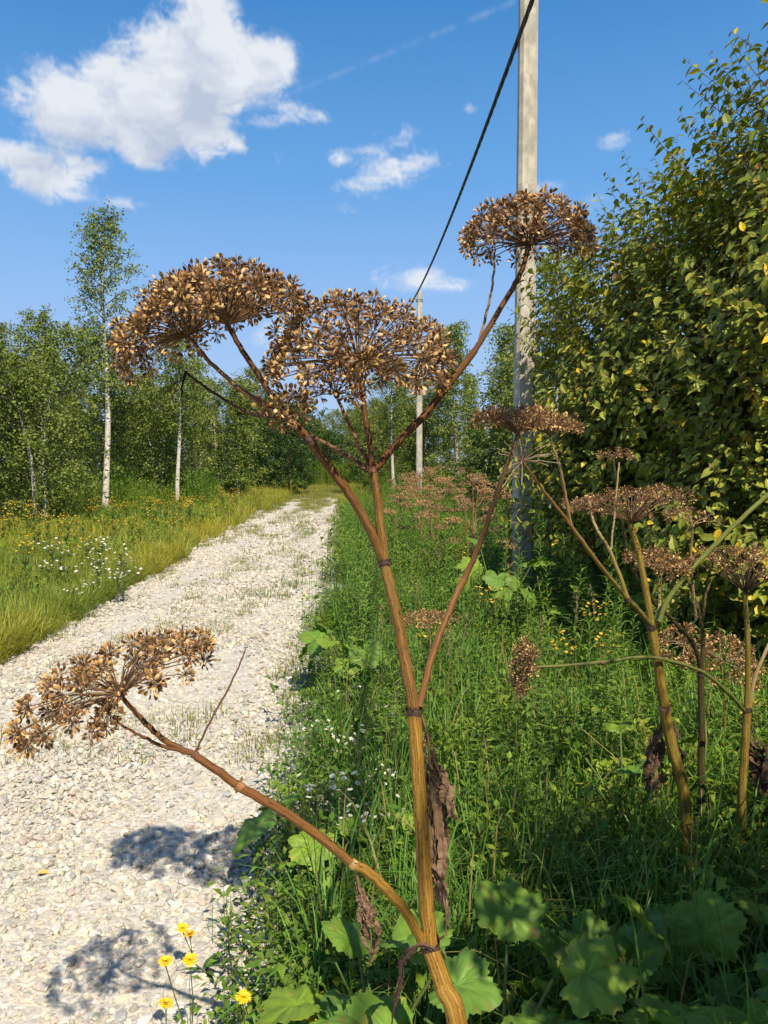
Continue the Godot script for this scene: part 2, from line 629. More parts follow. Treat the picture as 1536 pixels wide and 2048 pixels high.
func stalk(parent: Node3D, called: String, o: Vector3, pts: Array, radii: Array, c0: Color, c1: Color, ridged := true) -> void:
	var p := PackedVector3Array()
	for q in pts:
		p.append(q - o)
	p = smoothed(p, 7)
	for k in range(1, p.size() - 1):
		p[k] += rdir() * 0.0012
	var b := Buf.new(true)
	var rr := PackedFloat32Array()
	for q in radii:
		rr.append(q * 0.86)
	tube(b, p, rr, 36 if ridged else 14, c0, c1, 13 if ridged else 0, 0.035, true)
	part(called, b.mesh(mat.stem), parent)

# dark papery collar with a torn, flaring rim where a branch leaves the stem
func node_ring(parent: Node3D, o: Vector3, at: Vector3, axis: Vector3, r: float, col: Color, rags := 5) -> void:
	axis = axis.normalized()
	r *= 0.84
	var b := Buf.new()
	var px := axis.cross(Vector3(0.3, 0.2, 0.9)).normalized()
	var pz := px.cross(axis)
	var c := at - o
	var seg := 30
	var tall := r * 0.42 + 0.002
	var ph := rf(0, TAU)
	for row in 5:
		var f := row / 4.0
		for s in seg:
			var a := TAU * s / seg
			var out := px * cos(a) + pz * sin(a)
			var wave := sin(a * 2.0 + ph) * r * 0.16
			var flare := [0.0, 0.07, 0.1, 0.08, 0.16][row] as float
			var jag := rf(-0.3, 0.5) * tall if row == 4 else rf(-0.25, 0.1) * tall if row == 0 else 0.0
			b.put(c + out * r * (1.0 + flare + rf(-0.02, 0.03)) + axis * (lerpf(-tall, tall, f) + wave + jag), vary(col.lerp(Color(col.r * 2.2, col.g * 2.0, col.b * 1.8), rng.randf() * 0.6), 0.2))
	for row in 4:
		for s in seg:
			var q := row * seg + s
			var e := row * seg + (s + 1) % seg
			b.tri(q, q + seg, e)
			b.tri(e, q + seg, e + seg)
	for k in rags:
		var a := rf(0, TAU)
		var out := px * cos(a) + pz * sin(a)
		var s := c + out * r * 1.08 + axis * tall * 0.5
		var dir := (out * rf(0.4, 1.0) + axis * rf(-1.0, 0.8)).normalized()
		leaf8(b, s, dir, rdir(), rf(0.006, 0.018), rf(0.003, 0.007), vary(Color(col.r * 1.6, col.g * 1.5, col.b * 1.4), 0.3), 0.4, rf(-0.3, 0.5))
	b.t.clear()
	part("node_sheath", b.mesh(mat.dry), parent)

# a shrivelled leaf hanging along a path: torn, twisted papery strips around a dry midrib
func crumpled(parent: Node3D, called: String, o: Vector3, pts: Array, widths: Array, col: Color, sd: int, face := Vector3(0, 0, 1)) -> void:
	var keep := rng.state
	rng.seed = sd * 31 + 5
	var p := PackedVector3Array()
	for q in pts:
		p.append(q - o)
	p = smoothed(p, 14)
	var m := p.size()
	var w := PackedFloat32Array(widths)
	var nz := FastNoiseLite.new()
	nz.seed = sd
	nz.frequency = 0.09
	var b := Buf.new()
	tube(b, p, PackedFloat32Array([0.0028, 0.0022, 0.0014]), 6, col, Color(col.r * 0.6, col.g * 0.55, col.b * 0.5))
	b.t.clear()
	for n in 15:
		var k0 := int(rf(0.0, 0.62) * m)
		var k1 := mini(m - 1, k0 + int(rf(0.25, 0.5) * m))
		if k1 - k0 < 4:
			continue
		var az := rf(0, TAU)
		var spin := rf(-3.5, 3.5)
		var tone := vary(col.lerp(Color(col.r * 0.5, col.g * 0.47, col.b * 0.45), rng.randf()), 0.15)
		var q := b.v.size()
		for k in range(k0, k1 + 1):
			var f := float(k) / (m - 1)
			var g := float(k - k0) / (k1 - k0)
			var tng := (p[mini(k + 1, m - 1)] - p[maxi(k - 1, 0)]).normalized()
			var side := tng.cross(face).normalized()
			var out := side.cross(tng)
			var ww := sampled(w, f)
			var a := az + spin * g
			var off := (side * cos(a) + out * sin(a) * 0.7) * ww * 0.42 * sin(PI * minf(g * 0.75 + 0.12, 1.0))
			var across := (side * cos(a + 1.2 + 2.0 * nz.get_noise_2d(k * 1.0, n * 30.0)) + out * sin(a + 1.2)).normalized()
			var hw := ww * rf(0.2, 0.34) * sin(PI * clampf(g * 0.9 + 0.08, 0, 1)) + 0.0008
			var c := p[k] + off + rdir() * 0.0016
			var curl := tng.cross(across).normalized() * hw * (0.5 + 0.5 * nz.get_noise_2d(k * 2.0, n * 11.0))
			b.put(c + across * hw + curl, vary(tone, 0.16))
			b.put(c, vary(tone, 0.16))
			b.put(c - across * hw + curl + tng * rf(-0.002, 0.002), vary(tone, 0.16))
		for k in k1 - k0:
			var e := q + k * 3
			for s in 2:
				b.tri(e + s, e + s + 3, e + s + 1)
				b.tri(e + s + 1, e + s + 3, e + s + 4)
	part(called, b.mesh(mat.dry), parent)
	rng.state = keep

func make_main_hogweed() -> void:
	rng.seed = 7
	var o: Vector3 = Vector3(0.178, 0.266, -1.420)
	o.y = ground_y(o.x, o.z)
	var h := thing("dead_hogweed", "tall dead hogweed with big brown seed umbels in the foreground beside the track", "plant", o)
	var gold := lin(0.37, 0.225, 0.045)
	var ochre := lin(0.24, 0.135, 0.042)
	var red := lin(0.2, 0.098, 0.036)
	var brown := lin(0.19, 0.1, 0.042)
	var olive := lin(0.27, 0.175, 0.05)
	var black := lin(0.05, 0.028, 0.02)
	# main stem, one piece between nodes
	stalk(h, "stem", o, [o + Vector3(0, -0.03, 0), Vector3(0.145, 0.484, -1.460), Vector3(0.118, 0.569, -1.490), Vector3(0.092, 0.634, -1.520)], [0.026, 0.024, 0.0215, 0.0195], gold, gold)
	stalk(h, "stem", o, [Vector3(0.092, 0.634, -1.520), Vector3(0.083, 0.736, -1.545), Vector3(0.074, 0.906, -1.585), Vector3(0.063, 1.079, -1.620)], [0.019, 0.0182, 0.0172, 0.0165], gold, gold)
	stalk(h, "stem", o, [Vector3(0.063, 1.079, -1.620), Vector3(0.046, 1.174, -1.640), Vector3(0.029, 1.266, -1.660), Vector3(0.001, 1.385, -1.680)], [0.0152, 0.0152, 0.0146, 0.0138], ochre, olive)
	stalk(h, "stem", o, [Vector3(0.001, 1.385, -1.680), Vector3(-0.009, 1.477, -1.690), Vector3(-0.016, 1.541, -1.695), Vector3(-0.025, 1.584, -1.700)], [0.0122, 0.0118, 0.0112, 0.0106], olive, ochre)
	stalk(h, "stem", o, [Vector3(-0.025, 1.584, -1.700), Vector3(-0.032, 1.648, -1.705), Vector3(-0.044, 1.724, -1.710), Vector3(-0.054, 1.805, -1.720)], [0.0078, 0.0072, 0.0068, 0.006], brown, brown)
	node_ring(h, o, Vector3(0.092, 0.636, -1.520), Vector3(-0.15, 1, 0), 0.0215, black, 7)
	node_ring(h, o, Vector3(0.063, 1.081, -1.620), Vector3(-0.1, 1, 0), 0.018, black, 6)
	node_ring(h, o, Vector3(0.001, 1.385, -1.680), Vector3(-0.15, 1, 0), 0.0148, black, 6)
	node_ring(h, o, Vector3(-0.025, 1.584, -1.700), Vector3(-0.1, 1, 0), 0.0122, lin(0.1, 0.045, 0.025), 9)
	# low left branch with its umbel over the track
	stalk(h, "branch", o, [Vector3(0.077, 0.642, -1.520), Vector3(0.037, 0.717, -1.515), Vector3(-0.023, 0.785, -1.510), Vector3(-0.059, 0.807, -1.510)], [0.011, 0.0116, 0.0118, 0.0112], gold, gold)
	stalk(h, "branch", o, [Vector3(-0.059, 0.807, -1.510), Vector3(-0.165, 0.896, -1.505), Vector3(-0.281, 0.969, -1.500)], [0.0112, 0.0108, 0.0102], ochre, lin(0.25, 0.11, 0.035))
	stalk(h, "branch", o, [Vector3(-0.281, 0.969, -1.500), Vector3(-0.329, 1.005, -1.500), Vector3(-0.369, 1.033, -1.500)], [0.0098, 0.0092, 0.0088], lin(0.24, 0.105, 0.035), red)
	stalk(h, "branch", o, [Vector3(-0.369, 1.033, -1.500), Vector3(-0.425, 1.062, -1.500), Vector3(-0.473, 1.107, -1.500), Vector3(-0.511, 1.154, -1.500)], [0.0068, 0.0066, 0.0058, 0.0048], red, brown, false)
	stalk(h, "branch", o, [Vector3(-0.369, 1.033, -1.500), Vector3(-0.420, 1.057, -1.480), Vector3(-0.468, 1.090, -1.460), Vector3(-0.509, 1.120, -1.450)], [0.0045, 0.004, 0.0032, 0.0022], red, brown, false)
	stalk(h, "twig", o, [Vector3(-0.367, 1.035, -1.500), Vector3(-0.340, 1.094, -1.510), Vector3(-0.300, 1.167, -1.520), Vector3(-0.272, 1.234, -1.530)], [0.0026, 0.0024, 0.0022, 0.0016], lin(0.16, 0.09, 0.05), lin(0.22, 0.14, 0.08), false)
	node_ring(h, o, Vector3(-0.281, 0.969, -1.500), Vector3(-1, 0.6, 0), 0.0106, red, 3)
	node_ring(h, o, Vector3(-0.367, 1.033, -1.500), Vector3(-1, 0.6, 0), 0.0085, lin(0.1, 0.045, 0.025), 5)
	node_ring(h, o, Vector3(-0.061, 0.808, -1.510), Vector3(-1, 0.6, 0), 0.0116, lin(0.25, 0.15, 0.06), 1)
	var ray := lin(0.17, 0.095, 0.04)
	umbel(h, o, Vector3(-0.511, 1.154, -1.500), Vector3(-0.4, 0.88, 0.0), 0.19, 1.62, 56, 0.44, 0.95, ray, false, 0.1, 0.05, "drooping seed umbel over the track")
	umbel(h, o, Vector3(-0.509, 1.120, -1.450), Vector3(-0.6, 0.5, 0.3), 0.02, 1.2, 3, 0.8, 1.1, ray)
	# right branch from the second node
	stalk(h, "branch", o, [Vector3(0.074, 1.089, -1.620), Vector3(0.101, 1.177, -1.670), Vector3(0.153, 1.289, -1.740), Vector3(0.182, 1.333, -1.780)], [0.0082, 0.0086, 0.0084, 0.0082], lin(0.25, 0.125, 0.048), lin(0.27, 0.135, 0.05))
	stalk(h, "branch", o, [Vector3(0.182, 1.333, -1.780), Vector3(0.229, 1.418, -1.850), Vector3(0.287, 1.547, -1.950), Vector3(0.346, 1.669, -2.050)], [0.008, 0.0076, 0.0066, 0.0056], lin(0.25, 0.12, 0.045), lin(0.33, 0.19, 0.08))
	node_ring(h, o, Vector3(0.182, 1.333, -1.780), Vector3(0.4, 1, 0), 0.0085, red, 2)
	umbel(h, o, Vector3(0.346, 1.674, -2.050), Vector3(0, 1, 0.1), 0.125, 1.35, 66, -0.4, 0.8, ray, true, 0.05, 0.02, "flat reddish seed umbel in front of the pole")
	# left branch from the third node
	stalk(h, "branch", o, [Vector3(-0.003, 1.394, -1.680), Vector3(-0.035, 1.467, -1.675), Vector3(-0.082, 1.547, -1.665), Vector3(-0.159, 1.649, -1.650)], [0.0112, 0.0118, 0.0116, 0.0108], ochre, red)
	stalk(h, "branch", o, [Vector3(-0.159, 1.649, -1.650), Vector3(-0.180, 1.676, -1.645), Vector3(-0.200, 1.698, -1.640)], [0.0098, 0.0095, 0.0092], red, red)
	stalk(h, "branch", o, [Vector3(-0.200, 1.698, -1.640), Vector3(-0.246, 1.760, -1.640), Vector3(-0.286, 1.821, -1.640), Vector3(-0.321, 1.880, -1.640)], [0.0078, 0.0072, 0.0066, 0.0056], brown, lin(0.14, 0.06, 0.03), false)
	stalk(h, "branch", o, [Vector3(-0.204, 1.697, -1.650), Vector3(-0.283, 1.740, -1.680), Vector3(-0.361, 1.803, -1.700), Vector3(-0.420, 1.870, -1.720)], [0.0062, 0.006, 0.0055, 0.0045], lin(0.3, 0.16, 0.09), lin(0.34, 0.19, 0.1), false)
	stalk(h, "branch", o, [Vector3(-0.205, 1.693, -1.660), Vector3(-0.291, 1.707, -1.720), Vector3(-0.374, 1.752, -1.760), Vector3(-0.450, 1.804, -1.800)], [0.005, 0.0044, 0.0038, 0.003], lin(0.16, 0.1, 0.05), lin(0.06, 0.04, 0.025), false)
	stalk(h, "twig", o, [Vector3(-0.448, 1.807, -1.800), Vector3(-0.455, 1.781, -1.800), Vector3(-0.460, 1.750, -1.800)], [0.0035, 0.003, 0.0015], black, black, false)
	node_ring(h, o, Vector3(-0.157, 1.647, -1.650), Vector3(-0.6, 0.8, 0), 0.0112, black, 4)
	node_ring(h, o, Vector3(-0.199, 1.696, -1.640), Vector3(-0.6, 0.8, 0), 0.0098, black, 8)
	umbel(h, o, Vector3(-0.321, 1.882, -1.640), Vector3(0.0, 1, 0.12), 0.162, 1.32, 78, 0.66, 0.96, ray, false, 0.04, 0.0, "tan dome-shaped seed umbel against the sky, nearer of two overlapping")
	umbel(h, o, Vector3(-0.424, 1.872, -1.720), Vector3(-0.45, 0.9, 0.0), 0.148, 1.6, 70, 0.6, 1.0, ray, false, 0.05, 0.03, "leftmost high seed umbel against the sky")
	umbel(h, o, Vector3(-0.197, 1.701, -1.620), Vector3(0.1, 0.8, 0.6), 0.04, 1.5, 7, 0.9, 1.15, ray)
	# the small mottled branches left of the fourth node
	stalk(h, "branch", o, [Vector3(-0.032, 1.586, -1.700), Vector3(-0.084, 1.618, -1.710), Vector3(-0.123, 1.640, -1.720), Vector3(-0.167, 1.662, -1.730)], [0.0055, 0.005, 0.0046, 0.004], lin(0.14, 0.07, 0.04), lin(0.34, 0.2, 0.12), false)
	stalk(h, "branch", o, [Vector3(-0.028, 1.590, -1.710), Vector3(-0.058, 1.644, -1.730), Vector3(-0.086, 1.705, -1.750), Vector3(-0.106, 1.752, -1.760)], [0.0058, 0.0052, 0.0046, 0.004], lin(0.22, 0.11, 0.06), lin(0.3, 0.18, 0.11), false)
	umbel(h, o, Vector3(-0.106, 1.754, -1.760), Vector3(-0.2, 1, 0.1), 0.07, 1.9, 12, 0.8, 0.95, lin(0.08, 0.045, 0.025))
	# top umbel and the right branch from the fourth node
	umbel(h, o, Vector3(-0.054, 1.805, -1.720), Vector3(0.05, 1, 0.1), 0.194, 1.78, 116, 0.7, 1.0, ray, false, 0.04, 0.03, "largest round seed umbel on the main stem")
	stalk(h, "branch", o, [Vector3(-0.017, 1.589, -1.700), Vector3(0.035, 1.649, -1.710), Vector3(0.102, 1.719, -1.725), Vector3(0.199, 1.845, -1.740)], [0.0092, 0.0096, 0.0092, 0.0086], red, red)
	stalk(h, "branch", o, [Vector3(0.199, 1.845, -1.740), Vector3(0.254, 1.935, -1.750), Vector3(0.298, 2.012, -1.755), Vector3(0.316, 2.073, -1.760)], [0.0074, 0.0072, 0.0066, 0.0058], brown, brown, false)
	stalk(h, "branch", o, [Vector3(0.204, 1.849, -1.740), Vector3(0.227, 1.926, -1.780), Vector3(0.245, 2.014, -1.800), Vector3(0.252, 2.103, -1.820)], [0.004, 0.0036, 0.003, 0.0018], lin(0.3, 0.22, 0.16), lin(0.4, 0.3, 0.22), false)
	umbel(h, o, Vector3(0.316, 2.075, -1.760), Vector3(0.0, 1, 0.08), 0.132, 1.62, 84, 0.7, 0.88, lin(0.1, 0.055, 0.03), false, 0.04, 0.02, "highest brown seed umbel in front of the near pole")
	# shrivelled leaves hanging from the nodes
	var leafc := lin(0.25, 0.155, 0.085)
	crumpled(h, "dead_leaf", o, [Vector3(0.078, 1.070, -1.635), Vector3(0.094, 1.009, -1.650), Vector3(0.101, 0.917, -1.660), Vector3(0.121, 0.762, -1.660), Vector3(0.132, 0.667, -1.650), Vector3(0.135, 0.581, -1.640)], [0.008, 0.014, 0.026, 0.042, 0.036, 0.048, 0.044], leafc, 4)
	crumpled(h, "dead_leaf", o, [Vector3(0.107, 0.965, -1.655), Vector3(0.124, 0.923, -1.645), Vector3(0.139, 0.871, -1.640), Vector3(0.162, 0.836, -1.640)], [0.014, 0.03, 0.034, 0.022, 0.006], leafc, 8)
	crumpled(h, "dead_leaf", o, [Vector3(-0.055, 0.802, -1.510), Vector3(-0.048, 0.750, -1.520), Vector3(-0.036, 0.704, -1.520), Vector3(-0.026, 0.657, -1.520), Vector3(-0.027, 0.597, -1.520)], [0.003, 0.004, 0.02, 0.034, 0.03, 0.026, 0.008], lin(0.24, 0.15, 0.09), 15)
	crumpled(h, "dead_leaf", o, [Vector3(0.099, 0.643, -1.500), Vector3(0.066, 0.656, -1.490), Vector3(0.037, 0.620, -1.490), Vector3(0.033, 0.579, -1.490), Vector3(0.022, 0.538, -1.490), Vector3(0.014, 0.482, -1.490)], [0.016, 0.014, 0.014, 0.008, 0.007, 0.006, 0.005], lin(0.12, 0.07, 0.045), 23)

# the dried hogweeds standing at the right of the picture
func make_right_hogweeds() -> void:
	rng.seed = 19
	var yellow := lin(0.3, 0.23, 0.045)
	var olive := lin(0.22, 0.2, 0.05)
	var green := lin(0.15, 0.2, 0.05)
	var pale := lin(0.5, 0.4, 0.24)
	var dark := lin(0.06, 0.05, 0.03)
	var black := lin(0.045, 0.03, 0.02)
	var ray := lin(0.17, 0.1, 0.045)
	var o: Vector3 = Vector3(1.108, 0.211, -2.750)
	o.y = ground_y(o.x, o.z)
	var a := thing("dead_hogweed", "dead hogweed with thick yellow stem and two tan flat umbels, right of the near pole", "plant", o)
	stalk(a, "stem", o, [o + Vector3(0, -0.03, 0), Vector3(1.072, 0.414, -2.750), Vector3(1.028, 0.578, -2.750), Vector3(0.996, 0.729, -2.750)], [0.025, 0.024, 0.023, 0.021], yellow, yellow)
	stalk(a, "stem", o, [Vector3(0.996, 0.729, -2.750), Vector3(0.973, 0.867, -2.750), Vector3(0.943, 1.025, -2.750)], [0.021, 0.02, 0.019], yellow, yellow)
	stalk(a, "stem", o, [Vector3(0.943, 1.025, -2.750), Vector3(0.921, 1.169, -2.760), Vector3(0.902, 1.282, -2.780), Vector3(0.880, 1.378, -2.800)], [0.0145, 0.0135, 0.012, 0.01], yellow, yellow)
	umbel(a, o, Vector3(0.880, 1.385, -2.800), Vector3(-0.12, 1, 0.05), 0.225, 1.25, 64, -0.46, 0.72, ray, true, 0.03, 0.0)
	stalk(a, "branch", o, [Vector3(0.938, 1.028, -2.750), Vector3(0.882, 1.088, -2.700), Vector3(0.831, 1.133, -2.660)], [0.012, 0.011, 0.0105], olive, olive)
	stalk(a, "branch", o, [Vector3(0.831, 1.133, -2.660), Vector3(0.717, 1.261, -2.600), Vector3(0.607, 1.395, -2.550)], [0.0085, 0.0078, 0.007], olive, lin(0.3, 0.2, 0.06))
	stalk(a, "branch", o, [Vector3(0.607, 1.395, -2.550), Vector3(0.511, 1.505, -2.500), Vector3(0.429, 1.605, -2.450)], [0.0062, 0.0055, 0.004], lin(0.28, 0.17, 0.06), lin(0.26, 0.16, 0.08), false)
	stalk(a, "branch", o, [Vector3(0.607, 1.395, -2.550), Vector3(0.581, 1.504, -2.530), Vector3(0.554, 1.592, -2.500), Vector3(0.514, 1.689, -2.480)], [0.006, 0.0055, 0.005, 0.004], lin(0.36, 0.25, 0.1), pale, false)
	stalk(a, "branch", o, [Vector3(0.831, 1.136, -2.660), Vector3(0.781, 1.291, -2.700), Vector3(0.735, 1.383, -2.740), Vector3(0.718, 1.469, -2.760)], [0.0075, 0.007, 0.006, 0.005], yellow, pale, false)
	stalk(a, "branch", o, [Vector3(0.781, 1.300, -2.700), Vector3(0.798, 1.436, -2.720), Vector3(0.815, 1.600, -2.740)], [0.0045, 0.004, 0.0028], pale, pale, false)
	umbel(a, o, Vector3(0.514, 1.689, -2.480), Vector3(0.1, 1, 0.1), 0.1, 1.4, 40, -0.35, 0.8, ray, true, 0.05)
	# the bare rays left of an umbel that lost its seeds
	var b := Buf.new()
	for k in 22:
		var d := (Vector3(0, 0.25, 0) + rdir()).normalized()
		var c: Vector3 = Vector3(0.429, 1.605, -2.450)
		c -= o
		tube(b, PackedVector3Array([c, c + d * 0.05, c + d * rf(0.08, 0.12) + Vector3.DOWN * 0.01]), PackedFloat32Array([0.0014, 0.0009]), 4, ray, pale)
	b.t.clear()
	part("bare_umbel", b.mesh(mat.dry), a)
	stalk(a, "branch", o, [Vector3(0.973, 1.035, -2.760), Vector3(1.033, 1.135, -2.800), Vector3(1.188, 1.282, -2.860), Vector3(1.313, 1.388, -2.900), Vector3(1.481, 1.520, -2.950)], [0.0105, 0.0105, 0.0105, 0.01, 0.0095], green, lin(0.2, 0.24, 0.05))
	stalk(a, "branch", o, [Vector3(0.970, 1.022, -2.780), Vector3(1.010, 1.098, -2.860), Vector3(1.013, 1.194, -2.900)], [0.007, 0.0062, 0.005], pale, yellow, false)
	umbel(a, o, Vector3(1.013, 1.194, -2.900), Vector3(0.1, 1, 0.2), 0.125, 1.35, 50, -0.45, 0.9, lin(0.3, 0.2, 0.1), true, 0.03, 0.03)
	node_ring(a, o, Vector3(0.943, 1.025, -2.750), Vector3(-0.1, 1, 0), 0.0225, black, 9)
	node_ring(a, o, Vector3(0.831, 1.133, -2.660), Vector3(-0.6, 1, 0), 0.0125, black, 9)
	node_ring(a, o, Vector3(0.996, 0.729, -2.750), Vector3(-0.1, 1, 0), 0.0225, lin(0.2, 0.1, 0.06), 2)
	crumpled(a, "dead_leaf", o, [Vector3(0.995, 0.677, -2.780), Vector3(0.986, 0.559, -2.800), Vector3(0.982, 0.448, -2.800), Vector3(0.996, 0.355, -2.800)], [0.016, 0.05, 0.065, 0.035], lin(0.2, 0.12, 0.065), 41)
	crumpled(a, "dead_leaf", o, [Vector3(1.053, 0.652, -2.800), Vector3(1.059, 0.541, -2.800), Vector3(1.077, 0.411, -2.800)], [0.02, 0.05, 0.03], lin(0.15, 0.09, 0.052), 42)
	# dark-stemmed one behind
	o = Vector3(1.258, 0.101, -3.050)
	o.y = ground_y(o.x, o.z)
	var d2 := thing("dead_hogweed", "slender dark-stemmed dead hogweed standing between the yellow-stemmed ones", "plant", o)
	stalk(d2, "stem", o, [o + Vector3(0, -0.03, 0), Vector3(1.254, 0.467, -3.050), Vector3(1.245, 0.767, -3.050)], [0.017, 0.016, 0.0145], lin(0.1, 0.1, 0.04), lin(0.08, 0.07, 0.03))
	stalk(d2, "branch", o, [Vector3(1.245, 0.767, -3.050), Vector3(1.210, 0.889, -3.040), Vector3(1.107, 1.001, -3.020), Vector3(1.001, 1.102, -3.000), Vector3(0.931, 1.240, -2.980), Vector3(0.887, 1.441, -2.960), Vector3(0.855, 1.609, -2.950)], [0.011, 0.0105, 0.0095, 0.009, 0.008, 0.007, 0.005], dark, lin(0.08, 0.09, 0.03), false)
	stalk(d2, "branch", o, [Vector3(1.245, 0.767, -3.050), Vector3(1.252, 0.962, -3.070), Vector3(1.212, 1.116, -3.100), Vector3(1.180, 1.215, -3.100)], [0.0105, 0.009, 0.0075, 0.006], dark, olive, false)
	stalk(d2, "branch", o, [Vector3(1.252, 0.972, -3.070), Vector3(1.277, 1.076, -3.100), Vector3(1.307, 1.133, -3.120)], [0.0065, 0.006, 0.004], dark, olive, false)
	stalk(d2, "branch", o, [Vector3(1.224, 0.984, -3.060), Vector3(1.191, 1.203, -3.040), Vector3(1.187, 1.364, -3.020)], [0.0062, 0.006, 0.004], pale, lin(0.3, 0.22, 0.13), false)
	umbel(d2, o, Vector3(0.855, 1.613, -2.950), Vector3(0, 1, 0), 0.075, 1.3, 12, 0.4, 0.7, lin(0.09, 0.06, 0.03), true, 0.3)
	umbel(d2, o, Vector3(1.187, 1.364, -3.020), Vector3(0.2, 1, 0), 0.1, 1.4, 14, 0.5, 0.9, lin(0.3, 0.2, 0.1), true, 0.3)
	node_ring(d2, o, Vector3(1.245, 0.767, -3.050), Vector3(0, 1, 0), 0.016, black, 4)
	# rightmost one
	o = Vector3(1.363, 0.155, -2.900)
	o.y = ground_y(o.x, o.z)
	var c3 := thing("dead_hogweed", "dead hogweed with dark flat umbel at the right edge, one branch arching left", "plant", o)
	stalk(c3, "stem", o, [o + Vector3(0, -0.03, 0), Vector3(1.350, 0.330, -2.900), Vector3(1.356, 0.522, -2.900), Vector3(1.359, 0.675, -2.900)], [0.0185, 0.018, 0.0175, 0.017], yellow, yellow)
	stalk(c3, "stem", o, [Vector3(1.359, 0.675, -2.900), Vector3(1.356, 0.903, -2.900), Vector3(1.339, 1.113, -2.900)], [0.0128, 0.012, 0.0095], lin(0.3, 0.24, 0.05), olive)
	umbel(c3, o, Vector3(1.339, 1.121, -2.900), Vector3(0.05, 1, 0.05), 0.21, 1.2, 60, -0.66, 0.74, lin(0.1, 0.06, 0.03), true, 0.03)
	stalk(c3, "branch", o, [Vector3(1.356, 0.666, -2.900), Vector3(1.258, 0.760, -2.840), Vector3(1.131, 0.856, -2.780), Vector3(0.923, 0.925, -2.700), Vector3(0.733, 0.922, -2.640), Vector3(0.505, 0.916, -2.600)], [0.0082, 0.0082, 0.0078, 0.0072, 0.0066, 0.0052], green, lin(0.2, 0.23, 0.08), false)
	umbel(c3, o, Vector3(0.505, 0.916, -2.600), Vector3(-1, 0.25, 0.1), 0.095, 1.2, 46, -0.5, 0.8, lin(0.08, 0.055, 0.03), true, 0.04, 0.05)
	stalk(c3, "branch", o, [Vector3(1.370, 0.671, -2.900), Vector3(1.408, 0.797, -2.940), Vector3(1.523, 0.996, -3.000)], [0.0085, 0.008, 0.0065], lin(0.3, 0.2, 0.08), pale, false)
	node_ring(c3, o, Vector3(1.359, 0.675, -2.900), Vector3(0, 1, 0), 0.0185, black, 5)
	node_ring(c3, o, Vector3(0.742, 0.922, -2.640), Vector3(-1, 0, 0), 0.008, lin(0.14, 0.06, 0.04), 2)
	crumpled(c3, "dead_leaf", o, [Vector3(1.381, 0.630, -2.920), Vector3(1.416, 0.527, -2.940), Vector3(1.434, 0.430, -2.940), Vector3(1.447, 0.312, -2.940)], [0.02, 0.06, 0.07, 0.04], lin(0.15, 0.09, 0.052), 43)
	# fallen pale umbels lying in the green behind
	o = Vector3(1.614, 0.078, -3.700)
	o.y = ground_y(o.x, o.z)
	var p4 := thing("dead_hogweed", "pale broken seed umbels drooping into the green behind the right stems", "plant", o)
	stalk(p4, "stem", o, [o + Vector3(0, -0.03, 0), Vector3(1.629, 0.420, -3.700), Vector3(1.599, 0.662, -3.700)], [0.01, 0.009, 0.006], olive, yellow, false)
	stalk(p4, "branch", o, [Vector3(1.623, 0.469, -3.700), Vector3(1.496, 0.643, -3.680), Vector3(1.415, 0.744, -3.660)], [0.006, 0.005, 0.004], yellow, pale, false)
	umbel(p4, o, Vector3(1.599, 0.662, -3.700), Vector3(0.1, 1, 0.3), 0.16, 1.7, 40, 0.7, 1.25, lin(0.4, 0.28, 0.16), false, 0.1, 0.15)
	umbel(p4, o, Vector3(1.415, 0.744, -3.660), Vector3(-0.3, 1, 0.3), 0.12, 1.6, 20, 0.6, 1.2, lin(0.4, 0.28, 0.16), false, 0.1, 0.2)
	# a low umbel in the grass behind the main stem
	o = Vector3(0.273, 0.133, -4.600)
	o.y = ground_y(o.x, o.z)
	var p5 := thing("dead_hogweed", "low pinkish dead umbel in the grass behind the main hogweed stem", "plant", o)
	stalk(p5, "stem", o, [o + Vector3(0, -0.03, 0), Vector3(0.278, 0.404, -4.600), Vector3(0.265, 0.650, -4.600)], [0.008, 0.007, 0.005], olive, pale, false)
	umbel(p5, o, Vector3(0.265, 0.650, -4.600), Vector3(0, 1, 0.1), 0.15, 1.4, 44, -0.4, 0.9, lin(0.3, 0.18, 0.1), true, 0.05, 0.1)

# far dead hogweeds: stem, branches and joined umbels
func far_umbel(b: Buf, c: Vector3, reach: float, seeds: int, col: Color) -> void:
	for k in 16:
		var az := k * 2.39996
		var f := sqrt((k + 0.5) / 16.0)
		var e := c + Vector3(cos(az) * f, 0.55 - 0.5 * f * f, sin(az) * f) * reach
		tube(b, PackedVector3Array([c, e]), PackedFloat32Array([0.0022, 0.0016]), 3, col, col)
		for s in seeds:
			leaf2(b, e + rdir() * 0.012, (rdir() + Vector3.UP * 0.5).normalized(), rdir(), 0.026, 0.017, vary(col, 0.35))

